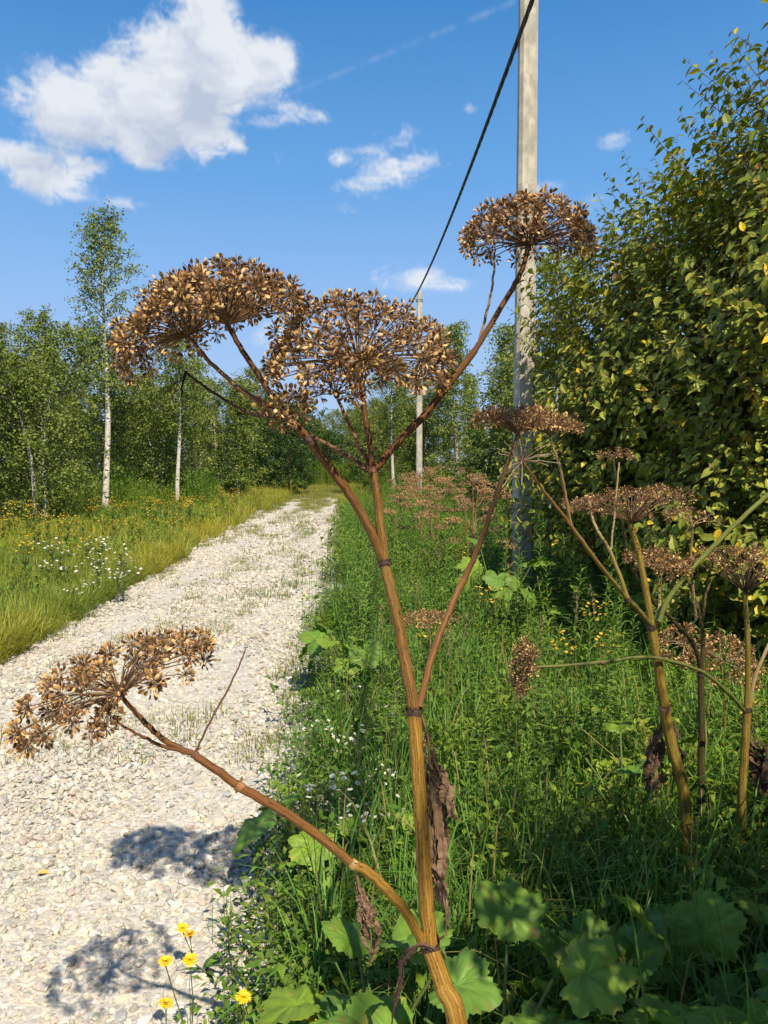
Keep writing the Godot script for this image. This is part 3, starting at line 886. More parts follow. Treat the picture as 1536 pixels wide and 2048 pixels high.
func far_hogweed(sd: int, height: float, umbels: int) -> Node3D:
	rng.seed = sd
	var o := Node3D.new()
	var tone := lin(0.27, 0.165, 0.08)
	var straw := lin(0.38, 0.27, 0.13)
	var lean := Vector3(rf(-0.12, 0.12), 1, rf(-0.1, 0.1)) * height
	var b := Buf.new(true)
	tube(b, smoothed(PackedVector3Array([Vector3(0, -0.03, 0), lean * 0.5 + Vector3(0.02, 0, 0), lean]), 4), PackedFloat32Array([0.018, 0.014, 0.008]), 7, straw, tone)
	part("stem", b.mesh(mat.stem), o)
	for k in umbels:
		var f := rf(0.3, 0.8)
		var az := k * 2.4 + rf(-0.5, 0.5)
		var s := lean * f
		var e := s + Vector3(cos(az) * rf(0.15, 0.4), rf(0.2, 0.45), sin(az) * rf(0.15, 0.4))
		if k == 0:
			s = lean * 0.95
			e = lean
		else:
			var bb := Buf.new(true)
			tube(bb, smoothed(PackedVector3Array([s, s.lerp(e, 0.5) + Vector3(0, -0.04, 0), e]), 4), PackedFloat32Array([0.008, 0.006, 0.004]), 5, straw, tone)
			part("branch", bb.mesh(mat.stem), o)
		var ub := Buf.new()
		far_umbel(ub, e, rf(0.09, 0.17), 11, vary(lin(0.34, 0.19, 0.09), 0.25))
		ub.t.clear()
		part("umbel", ub.mesh(mat.dry), o)
	var lp := Buf.new()
	for k in 8:
		var at := lean * rf(0.15, 0.55)
		var d := Vector3(rf(-1, 1), -1.4, rf(-1, 1)).normalized()
		leaf8(lp, at, d, rdir(), rf(0.2, 0.4), rf(0.04, 0.09), vary(lin(0.16, 0.095, 0.05), 0.3), 0.5, rf(-0.2, 0.3))
	part("dead_leaf", lp.mesh(mat.dry), o)
	return o

func make_far_hogweeds() -> void:
	var protos := [far_hogweed(201, 1.25, 5), far_hogweed(202, 1.05, 4), far_hogweed(203, 1.4, 6)]
	rng.seed = 55
	var spots := [
		[0.95, 8.6, 0, 0.85, "brown dead hogweed with drooping leaves, nearest of the clump past the main stem"], [0.45, 10.2, 1, 1.0, "brown dead hogweed at the left of the far clump by the track"], [1.15, 10.4, 2, 0.9, "branched dead hogweed in the middle of the far clump, left of the near pole"], [0.75, 12.0, 1, 1.1, "reddish dead hogweed deep in the far clump before the far pole"],
		[1.5, 13.2, 0, 1.0, "brown dead hogweed between the two poles, on the bright green bank"], [0.25, 14.5, 2, 0.9, "far dead hogweed close to the track edge, left of the far pole"], [1.0, 16.5, 0, 1.1, "dead hogweed just in front of the far pole"], [1.9, 15.0, 1, 1.1, "dead hogweed on the green bank nearest the near pole"],
		[0.7, 9.3, 2, 0.8, "tan dead hogweed with crossing stalks in the middle of the near clump"], [1.45, 9.2, 1, 0.9, "tan dead hogweed at the right side of the near clump"], [0.6, 15.6, 0, 1.0, "straw-brown dead hogweed in the row behind the far clump"], [1.35, 18.2, 2, 1.0, "dead hogweed whose top reaches the far pole's foot"], [0.15, 11.6, 0, 0.8, "low straw-brown dead hogweed at the clump's track side"], [1.75, 11.4, 1, 1.0, "reddish dead hogweed between the clump and the near pole"],
		[2.0, 20.0, 2, 1.0, "dead hogweed right of the far pole by the tree edge"], [0.5, 19.0, 1, 1.1, "small brown dead hogweed left of the far pole base"], [1.2, 7.4, 1, 0.75, "short reddish dead hogweed beside the right branch, left of the near pole"],
	]
	for k in spots.size():
		var s: Array = spots[k]
		var r: Node3D = protos[s[2]].duplicate()
		r.name = numbered("dead_hogweed")
		add_child(r)
		r.position = Vector3(s[0], ground_y(s[0], -s[1]), -s[1])
		r.rotation.y = rf(0, TAU)
		r.scale = Vector3.ONE * s[3]
		tag(r, s[4], "plant", "dead hogweeds between the track and the poles")
	for p in protos:
		p.free()

# ---------------------------------------------------------------- green plants
func make_lobed() -> void:
	# broad lobed hogweed leaf, a bowl-shaped sheet with toothed edge and raised ribs; stalk joins at the origin, leaf runs along +Z
	rng.seed = 61
	for k in 5:
		var b := Buf.new(true)
		var rings := 7
		var seg := 72
		var nz := FastNoiseLite.new()
		nz.seed = 300 + k
		nz.frequency = 1.0
		var lobes := 5 + k % 3
		var cut := 0.13 + 0.05 * (k % 3)
		var centre := Vector3(0, 0, 0.38)
		var green := [lin(0.16, 0.28, 0.035), lin(0.145, 0.25, 0.035), lin(0.19, 0.29, 0.035), lin(0.125, 0.23, 0.037), lin(0.17, 0.26, 0.03)][k] as Color
		for r in rings + 1:
			var f := float(r) / rings
			for s in seg:
				var a := TAU * s / seg
				var back := absf(wrapf(a, -PI, PI)) / PI
				var lobe := absf(cos(a * lobes * 0.5))
				var edge := 0.5 * (1.0 - 0.32 * smoothstep(0.55, 1.0, back)) * (1.0 - cut + cut * pow(lobe, 0.7)) * (1.0 + 0.12 * cos(a))
				edge *= 1.0 + (0.032 if s % 2 == 0 else -0.032) * (1.0 if r == rings else 0.0)
				edge *= 1.0 + 0.22 * nz.get_noise_2d(cos(a) * 1.5, sin(a) * 1.5) + 0.06 * nz.get_noise_2d(cos(a) * 6.0, sin(a) * 6.0)
				var x := sin(a) * edge * f
				var z := cos(a) * edge * f
				var y := -0.14 * f * f + 0.05 * nz.get_noise_2d(x * 3.5, z * 3.5) + 0.045 * lobe * f * (1.0 - f * 0.4) + 0.17 * absf(sin(a)) * f
				y += 0.011 * cos(a * lobes * 4.0) * f * (1.2 - f)
				y += 0.05 * nz.get_noise_2d(x * 11.0, z * 11.0) * f
				b.v.append(centre + Vector3(x, y, z))
				var rib := 1.0 + 0.35 * smoothstep(0.93, 1.0, lobe) * (1.0 - f)
				var leafc := Color(green.r * rib, green.g * rib, green.b * rib) * (1.0 + 0.18 * nz.get_noise_2d(x * 5.0 + 9.0, z * 5.0))
				var sick := smoothstep(0.42, 0.6, nz.get_noise_2d(x * 4.0 + 70.0, z * 4.0) + 0.2 * f)
				b.c.append(leafc.lerp(lin(0.34, 0.3, 0.04) if k % 2 == 0 else lin(0.2, 0.13, 0.04), sick * 0.75))
				b.n.append(Vector3.UP)
		for r in rings:
			for s in seg:
				var a := r * seg + s
				var e := r * seg + (s + 1) % seg
				b.tri(a, a + seg, e)
				b.tri(e, a + seg, e + seg)
		# smooth normals
		var n := PackedVector3Array()
		n.resize(b.v.size())
		for t in range(0, b.i.size(), 3):
			var q := (b.v[b.i[t + 2]] - b.v[b.i[t]]).cross(b.v[b.i[t + 1]] - b.v[b.i[t]])
			for j in 3:
				n[b.i[t + j]] += q
		for j in n.size():
			n[j] = n[j].normalized() if n[j].length() > 1e-12 else Vector3.UP
		b.n = n
		lobed.append(b.mesh(mat.broad))

func leafy_hogweed(at: Vector3, leaves: Array, label: String, called := "young_hogweed") -> void:
	# leaves: [tip direction azimuth, reach out, height, blade size, pitch, roll]
	var y := ground_y(at.x, at.z)
	var o := Vector3(at.x, y, at.z)
	var h := thing(called, label, "plant", o)
	for l in leaves:
		var out := Vector3(cos(l[0]), 0, sin(l[0]))
		var e: Vector3 = out * l[1] + Vector3.UP * l[2]
		var b := Buf.new(true)
		tube(b, smoothed(PackedVector3Array([Vector3(0, -0.02, 0), e * 0.5 + Vector3.UP * l[2] * 0.12, e]), 5), PackedFloat32Array([0.006, 0.005, 0.0035]), 8, lin(0.13, 0.16, 0.05), lin(0.14, 0.2, 0.06))
		b.t.clear()
		part("leaf_stalk", b.mesh(mat.broad), h)
		var bs := Basis.looking_at(-out, Vector3.UP)
		bs = bs * Basis(Vector3.RIGHT, l[4]) * Basis(Vector3.BACK, l[5])
		part("leaf_blade", lobed[rng.randi() % lobed.size()], h, Transform3D(bs.scaled_local(Vector3.ONE * l[3]), e))

func rosette(count: int, reach: float, height: float, size: float) -> Array:
	var out := []
	var a := rf(0, TAU)
	for k in count:
		out.append([a + TAU * k / count + rf(-0.35, 0.35), reach * rf(0.5, 1.2), height * rf(0.7, 1.15), size * rf(0.75, 1.2), rf(-0.5, 0.8), rf(-0.55, 0.55)])
	return out

func goldenrod(sd: int, height: float, col: Color, wide: float, long: float) -> Node3D:
	rng.seed = sd
	var o := Node3D.new()
	var lean := Vector3(rf(-0.14, 0.14), 1.0, rf(-0.14, 0.14)) * height
	var b := Buf.new()
	var bend := Vector3(rf(-0.05, 0.05), 0, rf(-0.05, 0.05))
	tube(b, PackedVector3Array([Vector3(0, -0.03, 0), lean * 0.5 + bend, lean]), PackedFloat32Array([0.0035, 0.0028, 0.0015]), 5, Color(col.r * 0.9, col.g * 0.8, col.b), col)
	b.t.clear()
	part("stem", b.mesh(mat.herb), o)
	var f := Buf.new()
	var count := int(height * 85.0)
	for k in count:
		var t := 0.12 + 0.88 * (k + rf(0, 1)) / count
		var p := lean * t + bend * 2.0 * minf(t, 1.0 - t)
		var az := k * 2.39996 + rf(-0.4, 0.4)
		var rise := lerpf(0.1, 1.1, t * t) + rf(-0.25, 0.25)
		var d := Vector3(cos(az), rise, sin(az)).normalized()
		var size := lerpf(1.0, 0.55, t * t) * rf(0.7, 1.15)
		var cc := vary(col, 0.22)
		if t < 0.3 and rng.randf() < 0.3:
			cc = lin(0.2, 0.15, 0.04)
		leaf4(f, p, d, Vector3.UP, long * size, wide * size, cc, 0.35, rf(0.05, 0.4))
	part("foliage", f.mesh(mat.herb), o).set_meta("kind", "stuff")
	return o

func tuft(sd: int, count: int, height: float, spread: float, width: float, col: Color, droop: float) -> ArrayMesh:
	rng.seed = sd
	var b := Buf.new()
	for k in count:
		var a := rf(0, TAU)
		var r := spread * sqrt(rng.randf())
		var p := Vector3(cos(a) * r, -0.02, sin(a) * r)
		var lean := (Vector3(cos(a), 0, sin(a)) * rf(0.05, 0.45) + Vector3(rf(-0.2, 0.2), 1, rf(-0.2, 0.2))).normalized()
		var cc := vary(col, 0.25)
		if rng.randf() < 0.12:
			cc = lin(0.26, 0.2, 0.09)
		blade(b, p, lean, height * rf(0.5, 1.1), width * rf(0.7, 1.2), droop * rf(0.2, 1.5), cc)
	return b.mesh(mat.grass)

# one reed grass: a thin stalk, a few blades, a loose plume
func reed(sd: int, height: float) -> Node3D:
	rng.seed = sd
	var o := Node3D.new()
	var straw := lin(0.3, 0.25, 0.1)
	var lean := Vector3(rf(-0.2, 0.2), 1, rf(-0.1, 0.1)) * height
	var b := Buf.new()
	tube(b, PackedVector3Array([Vector3(0, -0.03, 0), lean * 0.6 + Vector3(0.01, 0, 0), lean]), PackedFloat32Array([0.0022, 0.0016, 0.0008]), 4, lin(0.2, 0.22, 0.07), straw)
	b.t.clear()
	part("stalk", b.mesh(mat.grass), o)
	var f := Buf.new()
	for k in 6:
		var a := rf(0, TAU)
		blade(f, lean * rf(0.05, 0.5), Vector3(cos(a) * 0.5, 0.9, sin(a) * 0.5).normalized(), rf(0.25, 0.4), 0.007, rf(0.4, 1.1), vary(lin(0.16, 0.2, 0.05), 0.2))
	part("foliage", f.mesh(mat.grass), o)
	var p := Buf.new()
	for k in 150:
		var t := rf(0.76, 1.0)
		var wide := 0.03 * sin(PI * clampf((1.02 - t) / 0.27, 0.05, 1.0))
		var q := lean * t + Vector3(rng.randfn() * wide * 0.5, 0, rng.randfn() * wide * 0.5)
		leaf2(p, q, (Vector3.UP * 1.2 + rdir()).normalized(), rdir(), rf(0.008, 0.015), 0.0035, vary(lin(0.36, 0.24, 0.15), 0.3))
	var pl := part("plume", p.mesh(mat.dry), o)
	pl.set_meta("kind", "stuff")
	return o

# low mixed leaves: clover, strawberry and the like
func carpet(sd: int, count: int, col: Color, size: float, height: float) -> ArrayMesh:
	rng.seed = sd
	var b := Buf.new()
	for k in count:
		var p := Vector3(rf(-0.16, 0.16), 0, rf(-0.16, 0.16))
		var h := height * rf(0.25, 1.0)
		var d := (rdir() + Vector3.UP * 0.15)
		d.y = clampf(d.y, -0.25, 0.6)
		leaf4(b, p + Vector3.UP * h, d.normalized(), Vector3.UP, size * rf(0.6, 1.3), size * rf(0.35, 0.6), vary(col, 0.3), rf(0, 0.5), rf(0, 0.3), 0.5)
		if k % 4 == 0:
			tube(b, PackedVector3Array([p + Vector3.DOWN * 0.02, p + Vector3.UP * h]), PackedFloat32Array([0.0016, 0.001]), 3, col, col)
	b.t.clear()
	return b.mesh(mat.herb)

# yellow-buttoned tansy and white-rayed fleabane
func flower_plant(sd: int, height: float, heads: int, petal: Color, eye: Color, white: bool) -> Node3D:
	rng.seed = sd
	var o := Node3D.new()
	var green := lin(0.09, 0.14, 0.035)
	var b := Buf.new()
	var f := Buf.new()
	var fl := Buf.new()
	var topp := Vector3(rf(-0.1, 0.1), 1, rf(-0.1, 0.1)) * height
	tube(b, PackedVector3Array([Vector3(0, -0.03, 0), topp * 0.8]), PackedFloat32Array([0.0035, 0.0022]), 4, green, green)
	for k in int(height * 60):
		var t := rf(0.05, 0.8)
		var d := Vector3(rf(-1, 1), rf(0.1, 0.9), rf(-1, 1)).normalized()
		leaf4(f, topp * t, d, Vector3.UP, rf(0.05, 0.11), rf(0.012, 0.03), vary(green, 0.3), 0.3, rf(0.1, 0.5))
	for k in heads:
		var a := k * 2.39996
		var r := sqrt((k + 0.5) / heads) * (0.11 if not white else 0.16)
		var e := topp + Vector3(cos(a) * r, rf(-0.07, 0.05) - (0.12 * rng.randf() if white else 0.0), sin(a) * r)
		tube(b, PackedVector3Array([topp * 0.72, topp * 0.8 + Vector3(cos(a), 0, sin(a)) * r * 0.5, e]), PackedFloat32Array([0.0016, 0.001]), 3, green, green)
		var up := (Vector3.UP + rdir() * 0.5).normalized()
		var x := up.cross(rdir()).normalized()
		var z := x.cross(up)
		var rad := 0.013 if not white else 0.007
		var q := fl.v.size()
		fl.put(e + up * 0.005, vary(eye, 0.15))
		for s in 7:
			fl.put(e + (x * cos(TAU * s / 7) + z * sin(TAU * s / 7)) * rad, vary(eye, 0.15))
		for s in 7:
			fl.tri(q, q + 1 + s, q + 1 + (s + 1) % 7)
		if white:
			for s in 14:
				var dd := (x * cos(TAU * s / 14) + z * sin(TAU * s / 14) + up * 0.15).normalized()
				leaf2(fl, e + dd * 0.004, dd, up.cross(dd), 0.014, 0.0045, vary(petal, 0.06))
	b.t.clear()
	part("stem", b.mesh(mat.herb), o)
	part("foliage", f.mesh(mat.herb), o)
	fl.t.clear()
	var bl := part("flower_head", fl.mesh(mat.petal), o)
	bl.set_meta("kind", "stuff")
	return o

# hawkweed in the foreground: each head is a part with its own ring of ray florets
func hawkweed(at: Vector3, heads: Array, label: String) -> void:
	var o := Vector3(at.x, ground_y(at.x, at.z), at.z)
	var h := thing("hawkweed", label, "flower", o, "yellow hawkweeds at the track edge")
	var green := lin(0.1, 0.13, 0.05)
	var fork := Vector3.ZERO
	for q in heads:
		fork += (q - o) / heads.size()
	fork = Vector3(fork.x * 0.5, fork.y * 0.35, fork.z * 0.5)
	var sb := Buf.new(true)
	tube(sb, smoothed(PackedVector3Array([Vector3(0, -0.02, 0), fork * 0.5 + Vector3(0.01, 0, 0), fork]), 4), PackedFloat32Array([0.003, 0.0024]), 7, green, green)
	sb.t.clear()
	part("stem", sb.mesh(mat.herb), h)
	for q in heads:
		var e: Vector3 = q - o
		var st := Buf.new(true)
		tube(st, smoothed(PackedVector3Array([fork, fork.lerp(e, 0.55) + Vector3(rf(-0.01, 0.01), -0.012, 0), e - Vector3(0, 0.012, 0)]), 5), PackedFloat32Array([0.002, 0.0014, 0.0016]), 7, green, green)
		st.t.clear()
		part("flower_stalk", st.mesh(mat.herb), h)
		var hd := Buf.new()
		var yel := lin(0.85, 0.54, 0.012)
		var up := (Vector3(rf(-0.25, 0.25), 1, rf(-0.1, 0.35))).normalized()
		var x := up.cross(Vector3(0.2, 0.1, 1)).normalized()
		var z := x.cross(up)
		for ring in 4:
			var cnt: int = [22, 18, 14, 9][ring]
			for s in cnt:
				var a := TAU * (s + rf(-0.3, 0.3)) / cnt + ring
				var d: Vector3 = ((x * cos(a) + z * sin(a)) + up * ([0.02, 0.18, 0.42, 0.95][ring] + rf(-0.12, 0.12))).normalized()
				leaf4(hd, e + d * 0.002, d, up, [0.019, 0.0165, 0.0125, 0.009][ring] * rf(0.85, 1.1), 0.0042, vary(yel, 0.12), 0.2, rf(0.0, 0.15), 0.75)
		var head := part("flower_head", hd.mesh(mat.petal), h)
		var cup := Buf.new(true)
		tube(cup, PackedVector3Array([e - up * 0.013, e - up * 0.009, e - up * 0.003, e + up * 0.001]), PackedFloat32Array([0.002, 0.0052, 0.006, 0.0058]), 12, lin(0.06, 0.085, 0.03), lin(0.1, 0.13, 0.05))
		cup.t.clear()
		part("calyx", cup.mesh(mat.herb), head)
	var lf := Buf.new()
	for k in 9:
		var a := rf(0, TAU)
		leaf8(lf, Vector3(0, 0.02, 0) + fork * rf(0, 0.5), Vector3(cos(a), rf(0.2, 0.9), sin(a)).normalized(), Vector3.UP, rf(0.05, 0.1), rf(0.015, 0.03), vary(lin(0.09, 0.15, 0.035), 0.2), 0.2, rf(0.1, 0.4))
	part("foliage", lf.mesh(mat.herb), h)

# ---------------------------------------------------------------- woody plants
# p: height, base radius, first branch height share, crown radius, branches, twigs, leaves, leaf size, droop, colours, trunk colour, lean
func tree(sd: int, p: Dictionary) -> Node3D:
	rng.seed = sd
	var o := Node3D.new()
	var hgt: float = p.h
	var trunks: int = p.get("trunks", 1)
	var tb := Buf.new(true)
	var cr := Buf.new()
	var leaf_cols: Array = p.cols
	var bark: Color = p.bark
	for t in trunks:
		var lean := Vector3(rf(-1, 1), 0, rf(-1, 1)) * hgt * (p.lean as float)
		if trunks > 1:
			var ta := TAU * t / trunks + rf(-0.5, 0.5)
			lean = Vector3(cos(ta), 0, sin(ta)) * hgt * rf(0.1, 0.2)
		var path := PackedVector3Array()
		var hh := hgt * (rf(0.8, 1.0) if t else 1.0)
		var ph := rf(0, TAU)
		var off := Vector3(rf(-0.15, 0.15), 0, rf(-0.15, 0.15)) if trunks > 1 else Vector3.ZERO
		for k in 13:
			var f := k / 12.0
			path.append(off + Vector3(0, -0.1, 0) + Vector3.UP * (hh + 0.1) * f + lean * f * f + Vector3(sin(f * 7.0 + ph), 0, cos(f * 5.0 + ph)) * hgt * 0.008)
		var r0: float = p.r * (1.0 if trunks == 1 else 0.7)
		tube(tb, path, PackedFloat32Array([r0 * 1.25, r0, r0 * 0.85, r0 * 0.65, r0 * 0.42, r0 * 0.2, r0 * 0.06]), 9, bark, bark.lerp(lin(0.16, 0.11, 0.08), 0.55))
		var nb: int = p.branches
		for k in nb:
			var f := lerpf(p.first, 0.985, pow((k + rf(0, 1)) / nb, 0.9))
			var s := path[mini(int(f * 12.0), 11)].lerp(path[mini(int(f * 12.0) + 1, 12)], f * 12.0 - int(f * 12.0))
			var up_share := (f - (p.first as float)) / (1.0 - (p.first as float))
			var prof := pow(sin(PI * clampf(0.14 + 0.86 * up_share * 0.97, 0, 1)), 0.75) if p.get("round", true) else (1.0 - 0.86 * up_share)
			var blen: float = p.crown * prof * rf(0.6, 1.15)
			var az := k * 2.39996 + rf(-0.5, 0.5)
			var out := Vector3(cos(az), 0, sin(az))
			var rise := rf(0.35, 1.0) * (p.get("rise", 0.8) as float)
			var e := s + (out + Vector3.UP * rise).normalized() * blen
			var m := s.lerp(e, 0.55) + Vector3.UP * blen * 0.08
			e += Vector3.DOWN * blen * 0.15 * (p.droop as float)
			tube(tb, PackedVector3Array([s, m, e]), PackedFloat32Array([r0 * 0.24 * (1.0 - 0.7 * f) + 0.005, 0.007, 0.003]), 4, lin(0.14, 0.1, 0.07), lin(0.08, 0.05, 0.035))
			for w in int(p.twigs):
				var g := rf(0.15, 1.0)
				var ws := s.lerp(m, g * 2.0) if g < 0.5 else m.lerp(e, g * 2.0 - 1.0)
				var wd := (rdir() * 0.9 + out * 0.5 + Vector3.DOWN * (p.droop as float)).normalized()
				var wl := rf(0.25, 0.6) * (p.get("twig", 1.0) as float)
				var we := ws + wd * wl + Vector3.DOWN * wl * 0.35 * (p.droop as float)
				if w % 2 == 0:
					tube(tb, PackedVector3Array([ws, we]), PackedFloat32Array([0.0035, 0.0015]), 3, lin(0.07, 0.045, 0.03), lin(0.07, 0.045, 0.03))
				var tone: Color = leaf_cols[rng.randi() % leaf_cols.size()]
				for l in int(p.leaves):
					var q := ws.lerp(we, rf(0.05, 1.05)) + rdir() * 0.07
					var d := (rdir() + Vector3.DOWN * 0.5).normalized()
					var sz: float = p.size * rf(0.7, 1.25)
					leaf2(cr, q, d, d.cross(rdir()).normalized(), sz, sz * 0.75, vary(tone, 0.25))
	part("trunk", tb.mesh(mat.bark), o)
	var c := part("crown", cr.mesh(mat.tree_leaf), o)
	c.set_meta("kind", "stuff")
	return o

# broad-leaved shrub of upright shoots, leaf by leaf
func shrub(sd: int, hgt: float, rad: float, shoots: int, spiky: float, eye := Vector3.INF) -> Node3D:
	# the three hundred leaves nearest to eye become parts of their own, the rest one part
	var single := []
	rng.seed = sd
	var o := Node3D.new()
	var wb := Buf.new(true)
	var lb := Buf.new()
	var wood := lin(0.09, 0.06, 0.045)
	var cols := [lin(0.235, 0.26, 0.033), lin(0.275, 0.295, 0.038), lin(0.185, 0.21, 0.03), lin(0.32, 0.33, 0.05)]
	var mains := []
	for k in 16:
		var a := k * 2.39996
		var f := sqrt((k + 0.5) / 16.0)
		var e := Vector3(cos(a) * rad * 0.75 * f, hgt * (0.86 - 0.3 * f * f), sin(a) * rad * 0.75 * f)
		var s := Vector3(cos(a), 0, sin(a)) * 0.2 * f
		var path := smoothed(PackedVector3Array([s + Vector3.DOWN * 0.05, s.lerp(e, 0.45) + Vector3(cos(a), 0, sin(a)) * rad * 0.12, e]), 5)
		tube(wb, path, PackedFloat32Array([0.028, 0.018, 0.006]), 6, wood, lin(0.12, 0.07, 0.045))
		mains.append(path)
	for k in shoots:
		# a start point spread over the crown, thicker towards its surface
		var u := rf(-0.75, 1.0)
		var az := rf(0, TAU)
		var rr := pow(rng.randf(), 0.28)
		var ring := sqrt(maxf(0.0, 1.0 - u * u))
		var yy := hgt * (0.5 + 0.42 * u * rr)
		var p := Vector3(cos(az) * ring * rr * rad * 0.92, yy, sin(az) * ring * rr * rad * 0.92)
		p.x *= 1.0 + 0.16 * sin(az * 3.0 + yy * 2.0 + sd)
		p.z *= 1.0 + 0.16 * cos(az * 4.0 + yy * 1.7 + sd)
		var out := Vector3(cos(az) * ring, u * 0.5, sin(az) * ring)
		var d := (out * rf(0.2, 0.9) + Vector3.UP * rf(0.3, 1.0) * spiky + rdir() * 0.35).normalized()
		var len := rf(0.25, 0.55) * (1.0 + 0.6 * maxf(0, u) * spiky * rng.randf())
		var near: PackedVector3Array = mains[k % 16]
		var tip := p + d * len
		var link := near[int(near.size() * rf(0.4, 0.95))]
		if link.distance_to(p) < 0.8 and k % 2 == 0:
			tube(wb, PackedVector3Array([link, link.lerp(p, 0.6) + rdir() * 0.05, p]), PackedFloat32Array([0.006, 0.004, 0.003]), 4, wood, wood)
		tube(wb, PackedVector3Array([p, p.lerp(tip, 0.5) + rdir() * 0.015, tip]), PackedFloat32Array([0.0035, 0.0028, 0.0015]), 4, lin(0.13, 0.065, 0.04), lin(0.12, 0.1, 0.04))
		var n := int(len / 0.038)
		var tone: Color = cols[rng.randi() % 4]
		for l in n:
			var q := p.lerp(tip, (l + 0.5) / n)
			var a := l * 2.39996 + k
			var side := d.cross(Vector3(sin(a), 0.3, cos(a))).normalized()
			var ld := (side + d * rf(0.1, 0.9) + Vector3.DOWN * rf(0.0, 0.7)).normalized()
			var size := rf(0.055, 0.112) * (0.7 if l > n - 3 else 1.0)
			var cc := vary(tone, 0.25)
			var luck := rng.randf()
			if luck < 0.075:
				cc = vary(lin(0.66, 0.47, 0.03), 0.2)
			elif luck < 0.115:
				cc = vary(lin(0.3, 0.25, 0.03), 0.25)
			elif luck < 0.13:
				cc = lin(0.25, 0.11, 0.03)
			var up := (Vector3.UP * 0.8 + out * 0.9 + rdir() * 0.5).normalized()
			var wide := size * rf(0.5, 0.64)
			var fold := rf(0.1, 0.45)
			var bend := rf(0.0, 0.35)
			if eye != Vector3.INF and q.distance_to(eye) < eye.length() - rad * 0.35:
				single.append([q.distance_to(eye), q, ld, up, size, wide, cc, fold, bend])
			else:
				leaf8(lb, q, ld, up, size, wide, cc, fold, bend)
	wb.t.clear()
	part("branches", wb.mesh(mat.twig), o).name = "trunk"
	single.sort_custom(func(p, q): return p[0] < q[0])
	for k in range(300, single.size()):
		var s: Array = single[k]
		leaf8(lb, s[1], s[2], s[3], s[4], s[5], s[6], s[7], s[8])
	var c := part("crown", lb.mesh(mat.shrub_leaf), o)
	c.set_meta("kind", "stuff")
	if single.size():
		var forms := []
		for k in 12:
			var fb := Buf.new()
			var tone: Color = [cols[0], cols[1], cols[2], cols[3], cols[1], cols[0], cols[3], cols[1], cols[2], cols[0], lin(0.66, 0.47, 0.03), lin(0.42, 0.33, 0.03)][k]
			leaf8(fb, Vector3.ZERO, Vector3.RIGHT, Vector3.UP, 1.0, rf(0.5, 0.64), vary(tone, 0.2), rf(0.1, 0.45), rf(0.0, 0.35))
			forms.append(fb.mesh(mat.shrub_leaf))
		for k in mini(300, single.size()):
			var s: Array = single[k]
			var yellow: bool = s[6].r > s[6].g * 1.1
			var dir: Vector3 = s[2]
			var side := dir.cross(s[3]).normalized()
			var size: float = s[4]
			part("leaf", forms[10 + k % 2 if yellow else rng.randi() % 10], o, Transform3D(Basis(dir * size, side.cross(dir) * size, side * size), s[1]))
	return o

func stand(proto: Node3D, called: String, x: float, d: float, turn: float, size: Vector3, label: String, category: String, group: String) -> Node3D:
	var r: Node3D = proto.duplicate()
	r.name = numbered(called)
	add_child(r)
	r.position = Vector3(x, ground_y(x, -d), -d)
	r.rotation.y = turn
	r.scale = size
	tag(r, label, category, group)
	return r

# ---------------------------------------------------------------- setting
func make_ground() -> void:
	var xs := PackedFloat32Array()
	var zs := PackedFloat32Array()
	for k in range(-46, 47):
		xs.append(signf(k) * (absf(k) * 0.16 + pow(absf(k) / 46.0, 5.0) * 320.0))
	for k in range(-14, 90):
		zs.append(-(k * 0.2 + signf(k) * pow(absf(k) / 89.0, 5.0) * 420.0) if k >= 0 else absf(k) * 0.6 + pow(absf(k) / 14.0, 5.0) * 90.0)
	var b := Buf.new(true)
	for z in zs:
		for x in xs:
			b.v.append(Vector3(x, ground_y(x, z) - 0.02, z))
			b.c.append(Color.WHITE)
			b.n.append(Vector3.UP)
	var w := xs.size()
	for j in zs.size() - 1:
		for k in w - 1:
			var a := j * w + k
			b.tri(a, a + w, a + 1)
			b.tri(a + 1, a + w, a + w + 1)
	top("ground", b.mesh(mat.soil), "structure")

func chip(sd: int) -> ArrayMesh:
	# an angular crushed stone: a lumpy ball cut by a few planes
	rng.seed = sd
	var dirs := PackedVector3Array()
	var rows := 5
	var seg := 8
	var b := Buf.new()
	var planes := []
	for k in 11:
		planes.append([rdir(), rf(0.4, 0.75)])
	var stretch := Vector3(rf(0.85, 1.25), rf(0.5, 0.8), rf(0.7, 1.0))
	for r in rows + 1:
		for s in seg:
			var th := PI * r / rows
			var a := TAU * (s + 0.5 * (r % 2)) / seg
			var d := Vector3(sin(th) * cos(a), cos(th), sin(th) * sin(a))
			var k := 1.0
			for p in planes:
				var q: float = d.dot(p[0])
				if q > 0.05:
					k = minf(k, p[1] / q)
			b.put(d * k * stretch * 0.68, Color.WHITE)
	for r in rows:
		for s in seg:
			var a := r * seg + s
			var e := r * seg + (s + 1) % seg
			b.tri(a, e, a + seg)
			b.tri(e, e + seg, a + seg)
	return b.mesh(mat.stone)

func stone_color() -> Color:
	var r := rng.randf()
	var c := lin(0.5, 0.455, 0.375)
	if r < 0.26:
		c = lin(0.42, 0.395, 0.345)
	elif r < 0.4:
		c = lin(0.34, 0.32, 0.285)
	elif r < 0.5:
		c = lin(0.47, 0.4, 0.32)
	elif r < 0.68:
		c = lin(0.57, 0.525, 0.445)
	return vary(c, 0.08)

